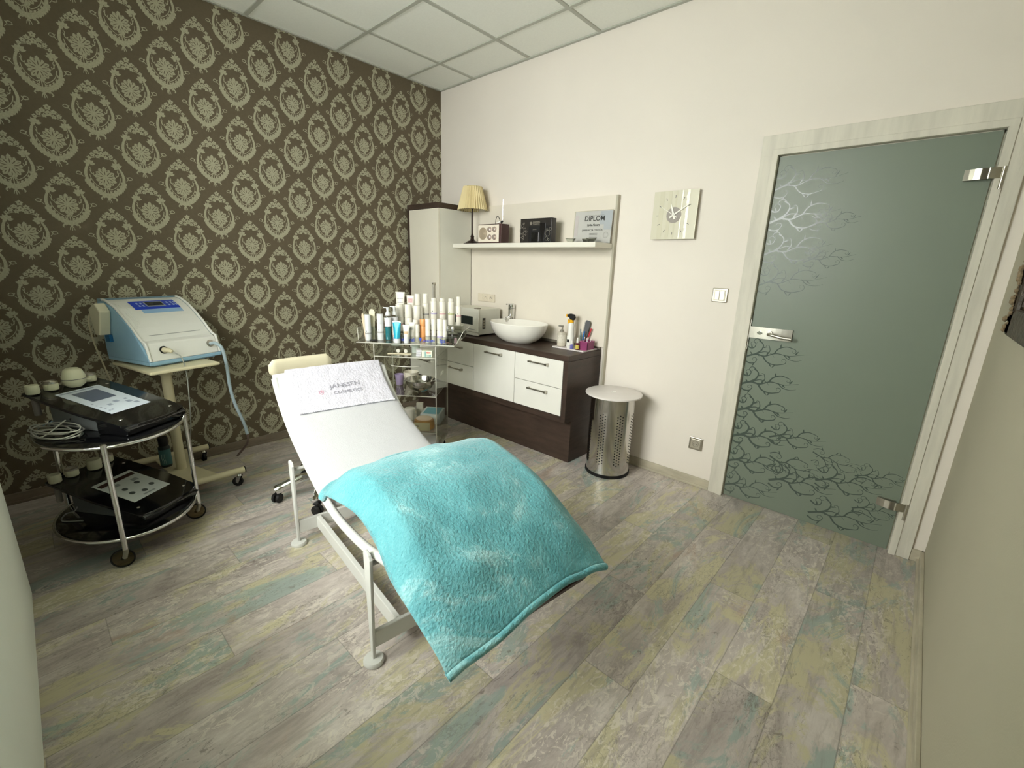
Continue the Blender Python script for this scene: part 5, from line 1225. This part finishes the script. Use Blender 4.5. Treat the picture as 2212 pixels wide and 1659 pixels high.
b = B(); box(b, -.036, .036, 0, .030, 0, .042); nbx = obj('carton', b, mat('green_white_carton', (222, 228, 206), .5), nb)
b = B()
for i, (x, w_) in enumerate(((-.020, .003), (-.014, .005), (-.006, .002), (.000, .003), (.006, .003), (.011, .002), (.016, .004), (.024, .003))): box(b, x, x+w_, -.0006, 0, .002, .036 if i < 3 else .016)
obj('teal_stripes', b, mat('teal_stripe_print', (60, 138, 146), .5), nbx)
b = B(); text_bm(b, 'NEW', .013, frameM((.010, -.0009, .024), (1, 0, 0), (0, 0, 1)), .0002, bold=.0006); obj('red_lettering', b, mat('red_print', (214, 40, 48), .5), nbx)
for i in range(6):
    t = prot('folded_mask', 'folded white mask, %s of the fan beside the NEW packet' % ('lowest', 'second from bottom', 'third from bottom', 'fourth from bottom', 'fifth from bottom', 'topmost')[i], 'mask', .300, .040, z2+.0012+.0075*i, 'folded masks beside the packet', rot=.08*i)
    b = B(); prism(b, [(-.022, -.012, 0), (.012, -.012, .001), (.012, .045, .002), (-.018, .045, .001)], (0, 0, .005)); obj('sheet', b, M_paperw, t, bevel=.001)
# third tier
z3 = .4964
pc = prot('purple_cup', 'translucent lilac plastic cup on third tier', 'cup', .085, .265, z3); b = B(); lathe(b, [(.022, 0), (.024, .003), (.033, .080), (.031, .080), (.022, .006)], seg=28); obj('cup', b, mat('lilac_plastic', (172, 156, 192), .3), pc, smooth=True)
for i, lab in enumerate(('lower white plastic mixing bowl nested on third tier', 'upper white plastic mixing bowl nested in the other')):
    t = prot('mixing_bowl', lab, 'bowl', .165, .290, z3+.016*i, 'nested mixing bowls on the clear cart'); b = B(); lathe(b, [(.030, 0), (.034, .004), (.048, .050), (.053, .066), (.0555, .080), (.0545, .081), (.0505, .066), (.044, .045), (.030, .014), (.001, .014)], seg=36); obj('bowl', b, mat('ivory_bowl', (218, 212, 194), .4), t, smooth=True)
    b = B(); tube(b, [(.0545*math.cos(k*PI/16), .0545*math.sin(k*PI/16), .073) for k in range(32)], .0016, 6, closed=True); obj('rim_band', b, mat('ivory_bowl_rim', (200, 196, 180), .4), t, smooth=True)
sbw = prot('steel_bowl', 'polished steel mixing bowl on third tier of clear cart', 'bowl', .276, .130, z3); b = B(); lathe(b, [(.038, 0), (.052, .004), (.080, .028), (.097, .056), (.104, .082), (.109, .084), (.109, .086), (.103, .085), (.095, .058), (.078, .031), (.050, .008), (.001, .0065)], seg=56); obj('bowl', b, M_steelp, sbw, smooth=True)
cl_ = prot('clear_clip', 'bright clear bracket on right side panel of acrylic cart', 'bracket', .408, .21, .600); b = B(); tube(b, [(0, 0, 0), (.0, .07, .0), (.0, .07, .014), (.0, 0, .014)], .003, 8, closed=True); obj('clip', b, mat('bright_acrylic', (228, 226, 214), .15), cl_, smooth=True)
# fourth tier
z4 = .2344
tb_ = prot('white_tub', 'white lidded tub on lower tier close to lounger', 'tub', .160, .25, z4); b = B(); lathe(b, [(.030, 0), (.033, .003), (.037, .072)], seg=28); obj('tub', b, M_bot, tb_, smooth=True); b = B(); lathe(b, [(.040, .0725), (.040, .086), (.036, .089)], seg=28); obj('lid', b, M_bot, tb_, smooth=True)
cr = prot('small_carton', 'plain white upright carton behind the lidded tub', 'carton', .215, .33, z4); b = B(); box(b, -.024, .024, -.014, .014, 0, .110); obj('carton', b, mat('off_white_carton', (196, 192, 178), .6), cr, bevel=.001)
bb = prot('tissue_box', 'white box with turquoise top panel on lower tier', 'box', .335, .250, z4); b = B(); box(b, -.075, .068, -.085, .095, 0, .075); bbx = obj('box', b, mat('pale_box', (206, 214, 212), .5), bb, bevel=.001)
b = B(); box(b, -.060, .055, -.068, .080, .0752, .0760); obj('blue_panel', b, mat('turquoise_panel', (92, 160, 176), .4), bbx)
cn = prot('cotton_packet', 'beige packet of cotton pads with brown wrapper in front', 'packet', .310, .085, z4); b = B()
lathe(b, [(.85, 0), (1, .006), (1.02, .04), (.95, .066), (.80, .072)], seg=36, sx=.072, sy=.062); obj('wrapper', b, mat('amber_wrapper', (170, 132, 84), .3, var=.2, vscale=20), cn, smooth=True)
b = B(); lathe(b, [(.8, .0725), (.78, .078), (.70, .080)], seg=36, sx=.072, sy=.062); obj('pads', b, mat('cream_pads', (222, 202, 180), .8), cn, smooth=True)
b = B(); box(b, -.055, .055, -.0665, -.058, .004, .060); fp_ = obj('front_label', b, mat('khaki_label', (186, 180, 146), .6), cn, bevel=.001); b = B(); box(b, -.042, -.022, -.0675, -.0667, .034, .041, T=Matrix.Rotation(.0, 4, 'Y')); obj('dark_mark', b, M_ink, fp_)
pb_ = prot('paper_packet', 'white paper packet on bottom shelf of the clear cart', 'packet', .330, .12, .0914, rot=.25); b = B(); box(b, -.07, .07, -.06, .06, 0, .045); pp_ = obj('packet', b, M_paperw, pb_, bevel=.003); b = B(); box(b, -.02, .02, -.0608, -.060, .012, .018); obj('red_mark', b, mat('red_mark', (190, 50, 52), .5), pp_)
